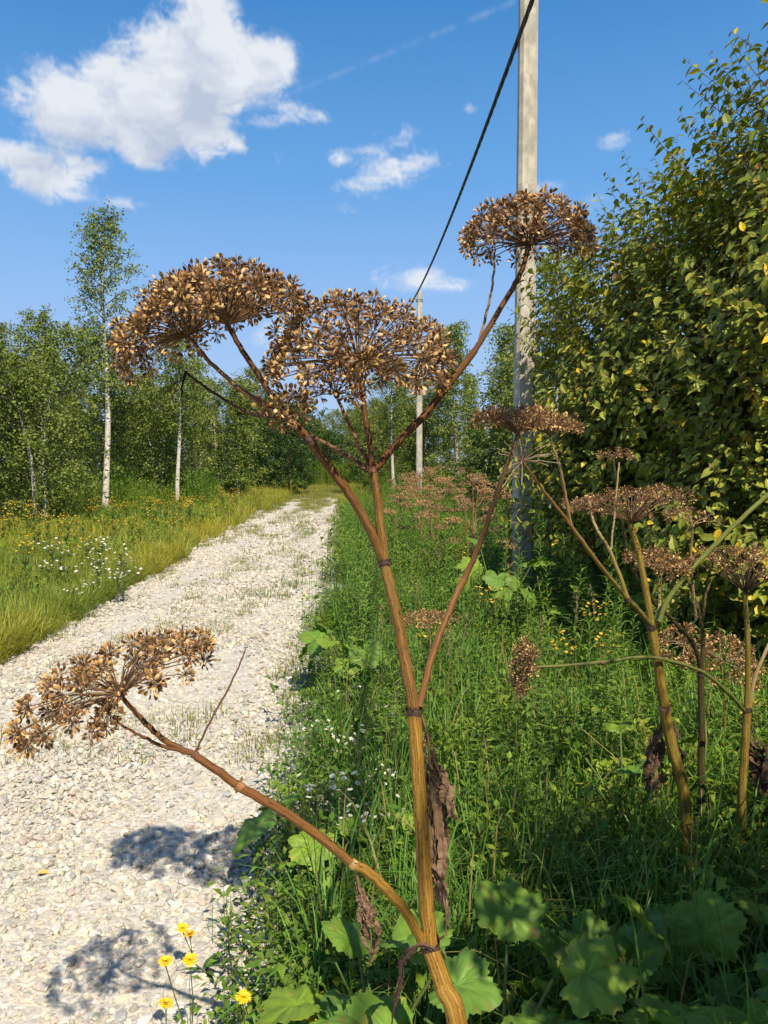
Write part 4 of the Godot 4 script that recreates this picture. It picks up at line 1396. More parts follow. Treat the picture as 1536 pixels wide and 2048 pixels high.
func make_road() -> void:
	var b := Buf.new(true)
	var wob := FastNoiseLite.new()
	wob.seed = 8
	wob.frequency = 0.35
	var rows := 150
	var cols := 16
	for j in rows + 1:
		var d := -4.0 + 74.0 * pow(float(j) / rows, 1.6)
		var l := road_left(d) + wob.get_noise_1d(d) * 0.35 - 0.15
		var r := road_right(d) + wob.get_noise_1d(d + 200.0) * 0.25 + 0.2
		for k in cols + 1:
			var f := float(k) / cols
			var x := lerpf(l, r, f)
			var hump := 0.012 + 0.02 * sin(PI * f) + 0.014 * noise.get_noise_2d(x * 40.0, d * 30.0)
			if k == 0 or k == cols:
				hump = -0.03
			b.v.append(Vector3(x, hump, -d))
			b.c.append(Color.WHITE)
			b.n.append(Vector3.UP)
	var w := cols + 1
	for j in rows:
		for k in cols:
			var a := j * w + k
			b.tri(a, a + w, a + 1)
			b.tri(a + 1, a + w, a + w + 1)
	var road := top("gravel_road", b.mesh(mat.gravel_bed), "structure")
	# loose chips: the nearest three hundred one by one, the rest as one spread of gravel per shape
	var shapes := []
	for k in 8:
		shapes.append(chip(400 + k))
	rng.seed = 42
	var all := []
	for band in [[1.9, 3.2, 3900.0, 0.0192], [3.2, 5.0, 3000.0, 0.0202], [5.0, 8.0, 2000.0, 0.0235], [8.0, 14.0, 900.0, 0.032], [14.0, 26.0, 330.0, 0.042]]:
		var d0: float = band[0]
		var d1: float = band[1]
		var area := (d1 - d0) * 3.2
		for k in int(area * band[2]):
			var d := rf(d0, d1)
			var x := rf(road_left(d) - 0.3, road_right(d) + 0.35)
			if absf(x) > d * 0.5 + 0.25:
				continue
			var edge := minf(x - road_left(d), road_right(d) - x)
			if edge < 0.0 and rng.randf() < -edge * 3.4:
				continue
			var share := (x - road_left(d)) / (road_right(d) - road_left(d))
			var rut := exp(-pow((share - 0.24) * 9.0, 2.0)) + exp(-pow((share - 0.74) * 9.0, 2.0))
			if rng.randf() < rut * clampf(0.55 + 1.4 * noise.get_noise_2d(x * 30.0 + 500.0, d * 14.0), 0.0, 0.85):
				continue
			var s: float = band[3] * exp(clampf(rng.randfn(), -2.0, 1.9) * 0.45)
			var f := clampf((x - road_left(d)) / (road_right(d) - road_left(d)), 0.0, 1.0)
			var y := 0.016 + 0.02 * sin(PI * f) + rf(-0.005, 0.2 * s)
			var bs := Basis(Vector3.UP, rf(0, TAU)) * Basis(Vector3.RIGHT, rf(-0.6, 0.6)) * Basis(Vector3.BACK, rf(-0.6, 0.6))
			all.append([s / d, Transform3D(bs.scaled_local(Vector3.ONE * s), Vector3(x, y, -d)), stone_color(), rng.randi() % 8, absf(x) < d * 0.487 and d > 2.25])
	var order := []
	for k in all.size():
		if all[k][4]:
			order.append([all[k][0], k])
	order.sort_custom(func(p, q): return p[0] > q[0])
	var single := {}
	for k in 300:
		single[order[k][1]] = true
	var tones := []
	for k in 8:
		var sm: StandardMaterial3D = mat.stone.duplicate()
		sm.albedo_color = stone_color().linear_to_srgb()
		tones.append(sm)
	var where := []
	var cols8 := []
	for k in 8:
		where.append([])
		cols8.append(PackedColorArray())
	for k in all.size():
		var e: Array = all[k]
		if single.has(k):
			var st := part("stone", shapes[e[3]], road, e[1])
			st.material_override = tones[k % 8]
		else:
			where[e[3]].append(e[1])
			cols8[e[3]].append(e[2])
	for k in 8:
		copies("gravel", shapes[k], where[k], cols8[k], "pale crushed limestone covering the track")

func make_poles() -> void:
	var spots := [[(Vector3(1.495, 1.600, -8.500)).x, 8.5, 7.9, "tall square concrete power pole rising beside the right-hand shrub"], [(Vector3(1.196, 1.601, -27.000)).x, 27.0, 7.35, "distant pale concrete power pole standing behind the largest umbel"]]
	for s in spots:
		var o := Vector3(s[0], ground_y(s[0], -s[1]), -s[1])
		var p := thing("power_pole", s[3], "pole", o, "concrete poles of the power line")
		p.rotation.y = 0.06
		# trapezoid section with chamfered corners, tapering upwards
		var b := Buf.new()
		var rows := 24
		var ring := 0
		for j in rows + 1:
			var f := float(j) / rows
			var y := lerpf(-0.3, s[2], f)
			var w := lerpf(0.108, 0.09, f)
			var d := lerpf(0.12, 0.09, f)
			var c := 0.034
			var outline := [Vector2(-w + c, d), Vector2(w - c, d), Vector2(w, d - c), Vector2(w * 0.9, -d + c), Vector2(w * 0.9 - c, -d), Vector2(-w * 0.9 + c, -d), Vector2(-w * 0.9, -d + c), Vector2(-w, d - c)]
			ring = outline.size()
			for q in outline:
				b.put(Vector3(q.x, y, q.y), Color.WHITE)
		for j in rows:
			for k in ring:
				var a := j * ring + k
				var e := j * ring + (k + 1) % ring
				b.tri(a, a + ring, e)
				b.tri(e, a + ring, e + ring)
		var last := rows * ring
		for k in range(1, ring - 1):
			b.tri(last, last + k, last + k + 1)
		part("shaft", b.mesh(mat.concrete), p)
		# steel bands and the hook the line hangs on
		for y in [s[2] - 0.28, s[2] - 0.34]:
			var bd := BoxMesh.new()
			bd.size = Vector3(0.222, 0.02, 0.2)
			bd.material = mat.metal
			part("band", bd, p, Transform3D(Basis(), Vector3(0, y, 0)))
		var hk := Buf.new(true)
		tube(hk, smoothed(PackedVector3Array([Vector3(-0.09, s[2] - 0.3, 0.06), Vector3(-0.16, s[2] - 0.3, 0.1), Vector3(-0.19, s[2] - 0.34, 0.12), Vector3(-0.17, s[2] - 0.38, 0.13)]), 5), PackedFloat32Array([0.009, 0.008]), 8, Color.WHITE, Color.WHITE)
		hk.t.clear()
		part("hook", hk.mesh(mat.metal), p)

func make_cable() -> void:
	# the line grazes the near pole's road-side corner and sags between its supports
	var o := Vector3(1.378, 5.94, -8.4)
	var t := thing("power_cable", "black twisted overhead cable running from the near pole to the far pole", "cable", o)
	var steps := 460
	var e := Vector3.ZERO
	for s in 4:
		var p := PackedVector3Array()
		for k in steps + 1:
			var d := lerpf(-4.0, 26.8, pow(float(k) / steps, 1.15))
			var q := d - 8.3
			var c := Vector3(1.38 - 0.02486 * q, 5.94 + 0.0015 * q + 0.00284 * q * q, -d) - o
			e = c
			var ang := TAU * s / 4.0 + d * 6.0
			p.append(c + Vector3(cos(ang), sin(ang), 0) * 0.0122)
		var b := Buf.new(true)
		tube(b, p, PackedFloat32Array([0.0125, 0.0125]), 6, Color.WHITE, Color.WHITE)
		b.t.clear()
		part("conductor", b.mesh(mat.rubber), t)
	var cl := Buf.new(true)
	tube(cl, PackedVector3Array([e, e + Vector3(0.05, 0.05, -0.05), e + Vector3(0.1, 0.08, -0.1)]), PackedFloat32Array([0.028, 0.022, 0.014]), 8, Color.WHITE, Color.WHITE)
	cl.t.clear()
	part("clamp", cl.mesh(mat.rubber), t)

func make_shrubs() -> void:
	var g := "broad-leaved shrubs by the near pole"
	# each seen shrub is grown by itself; the last number tells it where it is looked at from, in its own axes
	var spots := [
		[71, 5.15, 2.05, 3400, 1.0, 3.95, 5.6, "biggest leafy shrub with scattered yellow leaves, filling the right edge"], [73, 4.4, 1.9, 3000, 1.0, 3.3, 7.4, "tall leafy shrub just right of the near pole"],
		[72, 2.55, 1.05, 1000, 0.8, 2.45, 7.35, "lower leafy shrub at the foot of the near pole, shading it"], [74, 1.7, 1.05, 800, 0.7, 2.9, 5.6, "low dense shrub behind the dead hogweed stems on the right"],
	]
	for s in spots:
		var q := shrub(s[0], s[1], s[2], s[3], s[4], Vector3(-s[5], 1.6, s[6]))
		stand(q, "shrub", s[5], s[6], 0.0, Vector3.ONE, s[7], "shrub", g)
		q.free()
	var s2 := shrub(75, 2.7, 1.05, 900, 0.8)
	stand(s2, "shrub", 1.55, 0.72, 4.4, Vector3(0.8, 1.05, 0.7), "leafy shrub beyond the right edge that shades the near grass", "shrub", g)
	stand(s2, "shrub", 2.75, 0.7, 1.4, Vector3(1.1, 1.08, 0.9), "leafy shrub farther right that shades the bottom right corner", "shrub", g)
	s2.free()

func make_trees() -> void:
	var birch_cols := [lin(0.205, 0.25, 0.05), lin(0.175, 0.215, 0.045), lin(0.245, 0.275, 0.055), lin(0.145, 0.19, 0.042)]
	var white := lin(0.9, 0.88, 0.84)
	var tall := tree(501, {h = 8.6, r = 0.085, first = 0.4, crown = 1.25, branches = 46, twigs = 12, leaves = 17, size = 0.064, droop = 0.5, cols = birch_cols, bark = white, lean = 0.02, rise = 1.2})
	var bushy := tree(502, {h = 5.4, r = 0.07, first = 0.12, crown = 1.7, branches = 40, twigs = 15, leaves = 16, size = 0.068, droop = 0.8, cols = birch_cols, bark = white, lean = 0.05, trunks = 2, twig = 1.15})
	var slim := tree(503, {h = 6.4, r = 0.06, first = 0.22, crown = 1.3, branches = 46, twigs = 14, leaves = 17, size = 0.068, droop = 0.6, cols = birch_cols, bark = white, lean = 0.03})
	var bare := tree(506, {h = 6.4, r = 0.065, first = 0.46, crown = 1.2, branches = 34, twigs = 13, leaves = 16, size = 0.066, droop = 0.6, cols = birch_cols, bark = white, lean = 0.015})
	var cone := tree(504, {h = 6.0, r = 0.06, first = 0.06, crown = 1.35, branches = 56, twigs = 12, leaves = 17, size = 0.068, droop = 0.4, cols = birch_cols, bark = lin(0.5, 0.47, 0.42), lean = 0.02, round = false, rise = 1.0})
	var dark := tree(505, {h = 3.9, r = 0.07, first = 0.05, crown = 1.9, branches = 40, twigs = 16, leaves = 19, size = 0.085, droop = 0.1, cols = [lin(0.06, 0.11, 0.025), lin(0.075, 0.13, 0.028), lin(0.05, 0.095, 0.022)], bark = lin(0.08, 0.06, 0.05), lean = 0.03})
	var g := "trees along the left of the track"
	var r := "trees beyond the poles on the right"
	var one := Vector3.ONE
	stand(tall, "birch_tree", -7.75, 22.0, 0.4, one, "tallest slender birch with long white trunk, left of the track", "tree", g)
	stand(bushy, "birch_tree", -7.9, 18.0, 1.2, Vector3(1, 0.92, 1), "bushy twin-trunked birch left of the tallest birch", "tree", g)
	stand(bushy, "birch_tree", -9.6, 18.5, 3.9, Vector3(1, 0.88, 1), "dense bushy birch cut by the left picture edge", "tree", g)
	stand(slim, "birch_tree", -11.6, 27.0, 2.2, Vector3(1, 1.05, 1), "hazy birch top rising behind the bushy birch at the left edge", "tree", g)
	stand(slim, "birch_tree", -8.9, 24.5, 5.1, Vector3(1.1, 0.86, 1.1), "birch close behind the tallest birch, to its left", "tree", g)
	stand(bushy, "birch_tree", -7.4, 26.0, 0.3, Vector3(1.1, 0.95, 1.1), "rounded birch just right of the tallest birch", "tree", g)
	stand(bare, "birch_tree", -6.25, 24.0, 4.2, Vector3(1, 0.88, 1), "birch with thin bright white trunk, second white trunk from the left", "tree", g)
	stand(bushy, "birch_tree", -8.6, 31.0, 2.7, Vector3(1.2, 1.0, 1.2), "birch in the back row between the two white trunks", "tree", g)
	stand(slim, "birch_tree", -6.9, 33.0, 1.1, Vector3(1.3, 0.78, 1.3), "birch in the back row right of the second white trunk", "tree", g)
	stand(cone, "birch_tree", -5.7, 31.0, 3.0, Vector3(1.2, 0.8, 1.2), "low pointed birch under the leftmost umbels", "tree", g)
	stand(dark, "alder_tree", -4.6, 38.0, 0.5, one, "dark green round tree at the left of the track end", "tree", g)
	stand(dark, "alder_tree", -6.3, 40.0, 2.5, Vector3(1.1, 1.2, 1.1), "dark green tree left of the round one at the track end", "tree", g)
	stand(slim, "birch_tree", -7.6, 46.0, 2.9, Vector3(1.4, 1.1, 1.4), "far birch above the dark trees at the track end", "tree", g)
	stand(bushy, "birch_tree", -11.5, 22.5, 1.9, Vector3(1.1, 1.1, 1.1), "birch mostly hidden behind the left edge birches", "tree", g)
	stand(bare, "birch_tree", 0.35, 30.0, 1.7, Vector3(1.0, 0.86, 1.0), "birch with white trunk left of the far pole", "tree", r)
	stand(cone, "birch_tree", 2.65, 29.0, 0.2, Vector3(1.1, 1.12, 1.1), "pointed birch right of the far pole", "tree", r)
	stand(bushy, "birch_tree", 1.7, 33.0, 5.3, Vector3(1.3, 0.95, 1.3), "broad birch behind the far pole", "tree", r)
	stand(cone, "birch_tree", 3.9, 25.0, 2.4, Vector3(1.2, 0.98, 1.2), "birch between the pointed one and the near pole", "tree", r)
	stand(bushy, "birch_tree", 4.0, 20.0, 0.7, Vector3(1.0, 0.9, 1.0), "bushy birch just left of the near pole", "tree", r)
	stand(slim, "birch_tree", 3.3, 15.5, 3.3, Vector3(0.95, 0.88, 0.95), "birch rising just right of the near pole", "tree", r)
	stand(cone, "birch_tree", 4.5, 14.5, 4.0, Vector3(1.1, 0.92, 1.1), "birch between the near pole and the big shrub", "tree", r)
	stand(dark, "alder_tree", 3.6, 22.0, 1.0, Vector3(0.9, 0.75, 0.9), "dark low tree behind the dead hogweed clump", "tree", r)
	stand(bushy, "birch_tree", -4.6, 62.0, 0.9, Vector3(1.4, 1.1, 1.4), "far rounded tree closing the view at the end of the track", "tree", g)
	stand(cone, "birch_tree", -2.4, 66.0, 1.9, Vector3(1.5, 1.0, 1.5), "far low tree at the end of the track, right of the rounded one", "tree", g)
	stand(dark, "alder_tree", -1.0, 50.0, 4.4, Vector3(1.2, 1.1, 1.2), "far dark tree right of the track end", "tree", r)
	stand(bushy, "birch_tree", -0.6, 38.0, 2.4, Vector3(1.0, 0.85, 1.0), "birch right of the track end, behind the main stem", "tree", r)
	stand(dark, "alder_tree", -3.9, 57.0, 1.4, Vector3(1.1, 0.95, 1.1), "far dark tree in the gap at the end of the track", "tree", g)
	stand(dark, "alder_tree", -5.6, 52.0, 3.1, Vector3(1.0, 0.9, 1.0), "far dark tree left of the gap at the end of the track", "tree", g)
	# the far wood around the clearing, read as one mass
	rng.seed = 88
	for s in [[bushy, "far_wood"], [cone, "far_wood"], [dark, "far_wood"]]:
		var where := []
		for k in 60:
			var a := rf(-0.75, 0.75)
			var d := rf(52.0, 110.0)
			var x := sin(a) * d
			var dd := cos(a) * d
			if x > road_left(dd) - 1.0 and x < road_right(dd) + 1.0 and dd < 70.0:
				continue
			var k2 := rf(0.95, 1.5)
			where.append(Transform3D(Basis(Vector3.UP, rf(0, TAU)).scaled(Vector3.ONE * k2), Vector3(x, 0, -dd)))
		for piece in s[0].get_children():
			copies("far_wood", piece.mesh, where, PackedColorArray(), "distant wood of birches and alders closing the view")
	for t in [tall, bushy, slim, bare, cone, dark]:
		t.free()

func spread(count: int, d0: float, d1: float, left: bool, margin: float, wide: float, power := 1.0) -> Array:
	# random spots on one verge, denser near the camera
	var out := []
	var tries := 0
	while out.size() < count and tries < count * 30:
		tries += 1
		var d := lerpf(d0, d1, pow(rng.randf(), power))
		var x := rf(road_left(d) - wide, road_left(d) - margin) if left else rf(road_right(d) + margin, road_right(d) + wide)
		if absf(x) > d * 0.5 + 0.7:
			continue
		out.append(Vector3(x, ground_y(x, -d), -d))
	return out

func scatter(called: String, meshes: Array, spots: Array, s0: float, s1: float, tints: Array, label: String, far_grow := 0.0) -> void:
	var where := []
	var cols := []
	for m in meshes:
		where.append([])
		cols.append(PackedColorArray())
	for p in spots:
		var k := rng.randi() % meshes.size()
		var s: float = rf(s0, s1) * (1.0 + far_grow * -p.z)
		where[k].append(Transform3D(Basis(Vector3.UP, rf(0, TAU)).scaled(Vector3(s * rf(0.85, 1.2), s, s * rf(0.85, 1.2))), p))
		var n := clampf(0.5 + 0.9 * noise.get_noise_2d(p.x * 14.0, p.z * 9.0) + rf(-0.2, 0.2), 0.0, 1.0)
		cols[k].append((tints[0] as Color).lerp(tints[1], n))
	for k in meshes.size():
		copies(called, meshes[k], where[k], cols[k], label)

func make_verges() -> void:
	# grass of both verges
	var ga := []
	for k in 4:
		ga.append(tuft(600 + k, 60, 0.5, 0.09, 0.007, lin(0.24, 0.27, 0.055), 0.5))
	var gb := []
	for k in 3:
		gb.append(tuft(620 + k, 44, 0.7, 0.07, 0.0075, lin(0.115, 0.21, 0.04), 0.9))
	var gs := []
	for k in 3:
		gs.append(tuft(640 + k, 22, 0.12, 0.06, 0.004, lin(0.14, 0.17, 0.045), 0.5))
	var ca := []
	for k in 4:
		ca.append(carpet(660 + k, 46, [lin(0.13, 0.2, 0.03), lin(0.15, 0.215, 0.03), lin(0.105, 0.175, 0.03), lin(0.185, 0.225, 0.03)][k], 0.042, 0.24))
	var cu := []
	for k in 3:
		cu.append(carpet(680 + k, 330, [lin(0.13, 0.2, 0.035), lin(0.16, 0.21, 0.035), lin(0.105, 0.17, 0.03)][k], 0.02, 0.3))
	rng.seed = 900
	var lush := [lin(0.8, 0.95, 0.8), lin(1.25, 1.25, 0.95)]
	var straw := [lin(0.95, 1.05, 0.8), lin(1.75, 1.35, 0.8)]
	var sp := spread(2600, 5.0, 13.0, true, -0.02, 7.0, 1.2)
	scatter("grass", ga, sp, 0.6, 1.05, straw, "tall summer grass on the left verge")
	sp = spread(3600, 12.0, 50.0, true, 0.0, 16.0, 1.3)
	scatter("grass", ga, sp, 0.75, 1.15, straw, "tall summer grass on the left verge", 0.012)
	sp = spread(700, 6.0, 26.0, true, 0.5, 9.0, 1.2)
	scatter("ground_cover", ca, sp, 0.8, 1.5, lush, "low green leaves among the grass", 0.02)
	sp = spread(1150, 1.6, 8.5, false, 0.1, 4.5, 1.0)
	scatter("grass", gb, sp, 0.6, 1.05, lush, "long dark grass on the right verge")
	sp = spread(900, 7.0, 24.0, false, 0.05, 5.0, 1.0)
	scatter("grass", gb, sp, 0.9, 1.3, lush, "long dark grass on the right verge")
	sp = spread(900, 1.8, 9.0, false, -0.05, 4.5, 1.0)
	scatter("ground_cover", ca, sp, 0.7, 1.4, lush, "low green leaves among the grass")
	sp = spread(900, 9.0, 26.0, false, 0.0, 5.5, 1.0)
	scatter("ground_cover", ca, sp, 1.3, 2.2, lush, "low green leaves among the grass")
	sp = spread(1600, 22.0, 60.0, false, 0.0, 14.0, 1.0)
	scatter("grass", ga, sp, 1.0, 1.5, straw, "tall summer grass on the far right verge")
	sp = spread(420, 22.0, 46.0, true, 2.0, 14.0, 1.0)
	scatter("undergrowth", cu, sp, 2.6, 4.6, lush, "low leafy undergrowth at the foot of the left trees")
	sp = spread(260, 24.0, 50.0, false, 1.2, 14.0, 1.0)
	scatter("undergrowth", cu, sp, 2.6, 4.4, lush, "low leafy undergrowth at the foot of the right trees")
	sp = []
	for k in 160:
		sp.append(Vector3(rf(-9.0, 3.0), 0, -rf(54.0, 66.0)))
	scatter("undergrowth", cu, sp, 3.6, 6.5, lush, "far leafy undergrowth closing the end of the track")
	sp = []
	for k in 260:
		var d := lerpf(1.9, 8.0, pow(rng.randf(), 1.4))
		sp.append(Vector3(road_right(d) + rf(-0.12, 0.3), 0.01, -d))
	scatter("ground_cover", ca, sp, 0.45, 0.95, lush, "low leaves spilling over the right edge of the track")
	# thin grass creeping over the track, along its edges and in tufts down the middle
	var thin := []
	for k in 6000:
		var d := rf(4.0, 60.0)
		var f := rng.randf()
		var x := lerpf(road_left(d), road_right(d), f)
		var n := noise.get_noise_2d(x * 55.0, d * 16.0) + 0.45 * exp(-pow((f - 0.5) * 5.0, 2.0)) + 0.5 * smoothstep(0.16, 0.0, minf(f, 1.0 - f)) + clampf((d - 20.0) * 0.025, 0.0, 0.8)
		if n > 0.3:
			thin.append(Vector3(x, 0.02, -d))
	scatter("grass", gs, thin, 0.6, 1.4, straw, "thin short grass growing through the gravel", 0.02)
	# goldenrod and willowherb stalks on the right, each a plant of its own
	var protos := []
	for k in 6:
		protos.append(goldenrod(700 + k, [0.75, 0.85, 0.65, 0.8, 0.7, 0.9][k], [lin(0.18, 0.28, 0.04), lin(0.15, 0.25, 0.04), lin(0.21, 0.295, 0.04), lin(0.135, 0.22, 0.04), lin(0.195, 0.265, 0.035), lin(0.165, 0.275, 0.045)][k], [0.016, 0.019, 0.014, 0.024, 0.017, 0.021][k], [0.09, 0.1, 0.085, 0.11, 0.09, 0.1][k]))
	rng.seed = 910
	var n_in := 0
	for p in spread(290, 2.3, 9.5, false, 0.22, 4.2, 0.9):
		if p.z > -3.0 and p.x < 0.45:
			continue
		var r: Node3D = protos[rng.randi() % 6].duplicate()
		r.name = numbered("goldenrod")
		add_child(r)
		r.position = p
		r.rotation.y = rf(0, TAU)
		var s: float = rf(0.75, 1.1) * (0.72 if p.z > -3.2 else 1.0 if p.z > -5.0 else 1.15)
		r.scale = Vector3(s, s, s)
		var zone := "beside the main hogweed's stem" if p.x < 0.35 and p.z > -4.5 else "among the dead hogweeds at the right" if p.z > -4.5 else "near the track edge beyond the lime green leaves" if p.x < 0.5 else "right below the biggest shrub" if p.x > 2.4 else "between the young hogweed and the low shrub" if p.x > 1.6 and p.z > -6.5 else "at the foot of the pole-side shrub" if p.x > 1.6 else "in the sunny growth left of the near pole"
		tag(r, ("tall" if s > 0.9 else "short") + " green leafy goldenrod stalk " + zone, "plant", "goldenrod stalks right of the track")
		n_in += 1
	var far := spread(900, 9.5, 26.0, false, 0.15, 5.0, 1.0)
	for q in 2:
		var fol: Mesh = protos[q].get_child(1).mesh
		var part_spots := []
		for k in far.size():
			if k % 2 == q:
				part_spots.append(Transform3D(Basis(Vector3.UP, rf(0, TAU)).scaled(Vector3.ONE * rf(0.8, 1.15)), far[k]))
		copies("ground_cover", fol, part_spots, PackedColorArray(), "distant green goldenrod growth on the right bank")
	for p in protos:
		p.free()
	# reed grass with brownish plumes, standing above the rest
	var reeds := [reed(851, 0.95), reed(852, 0.8), reed(853, 1.1)]
	rng.seed = 915
	for c in [[0.02, 2.6], [-0.05, 3.0], [0.1, 3.3], [0.28, 3.6], [0.55, 3.1], [0.75, 3.8], [0.4, 4.6], [-0.05, 4.2], [0.3, 5.6], [1.1, 4.4], [-0.1, 6.3], [0.9, 6.0], [1.5, 5.2], [0.5, 7.4]]:
		var r: Node3D = reeds[rng.randi() % 3].duplicate()
		r.name = numbered("reed_grass")
		add_child(r)
		r.position = Vector3(c[0], ground_y(c[0], -c[1]), -c[1])
		r.rotation.y = rf(0, TAU)
		r.scale = Vector3.ONE * rf(0.65, 0.95)
		tag(r, "thin reed grass stalk with brownish plume among the green right of the track", "grass", "plumed reed grasses right of the track")
	for p in reeds:
		p.free()
	# tansy and fleabane
	var tansy := [flower_plant(801, 0.62, 24, lin(0.7, 0.45, 0.02), lin(0.55, 0.37, 0.02), false), flower_plant(802, 0.5, 18, lin(0.7, 0.45, 0.02), lin(0.5, 0.31, 0.02), false)]
	var daisy := [flower_plant(811, 0.5, 22, lin(0.78, 0.78, 0.76), lin(0.6, 0.45, 0.05), true), flower_plant(812, 0.4, 14, lin(0.78, 0.78, 0.76), lin(0.6, 0.45, 0.05), true)]
	rng.seed = 920
	for p in spread(230, 8.0, 28.0, true, 0.5, 8.5, 1.0):
		flower_stand(tansy, "tansy", p, 0.85, 1.2, "yellow-flowered tansy " + ("among the white fleabanes left of the track" if p.z > -12.0 else "close to the left edge of the track" if p.x > road_left(-p.z) - 2.0 else "in front of the birches right of the tallest one" if p.x > p.z * 0.34 else "at the foot of the leftmost birches"), "tansies left of the track")
	for p in spread(11, 3.6, 9.0, false, 0.15, 2.2, 1.0):
		flower_stand(tansy, "tansy", p, 0.7, 1.1, "yellow-flowered tansy in the green growth right of the track", "tansies right of the track")
	for c in [[Vector3(-3.758, 0.038, -10.000), 5], [Vector3(-3.137, -0.038, -8.400), 4], [Vector3(-3.753, 0.103, -9.200), 4], [Vector3(-4.408, 0.164, -11.000), 4]]:
		for k in c[1]:
			var x: float = c[0].x + rf(-0.5, 0.5)
			var z: float = c[0].z + rf(-0.5, 0.5)
			flower_stand(daisy, "fleabane", Vector3(x, ground_y(x, z), z), 0.8, 1.2, "white-flowered fleabane in the grass left of the track", "fleabanes left of the track")
	for k in 13:
		var d := rf(2.6, 4.6)
		var x := road_right(d) + rf(0.0, 0.4)
		flower_stand(daisy, "fleabane", Vector3(x, ground_y(x, -d), -d), 0.5, 0.8, "small white-flowered fleabane at the right edge of the track", "fleabanes at the right edge of the track")
	for p in tansy + daisy:
		p.free()

func flower_stand(kinds: Array, called: String, p: Vector3, s0: float, s1: float, label: String, group: String) -> void:
	var r: Node3D = kinds[rng.randi() % kinds.size()].duplicate()
	r.name = numbered(called)
	add_child(r)
	r.position = p
	r.rotation.y = rf(0, TAU)
	r.scale = Vector3.ONE * rf(s0, s1)
	tag(r, label, "flower", group)

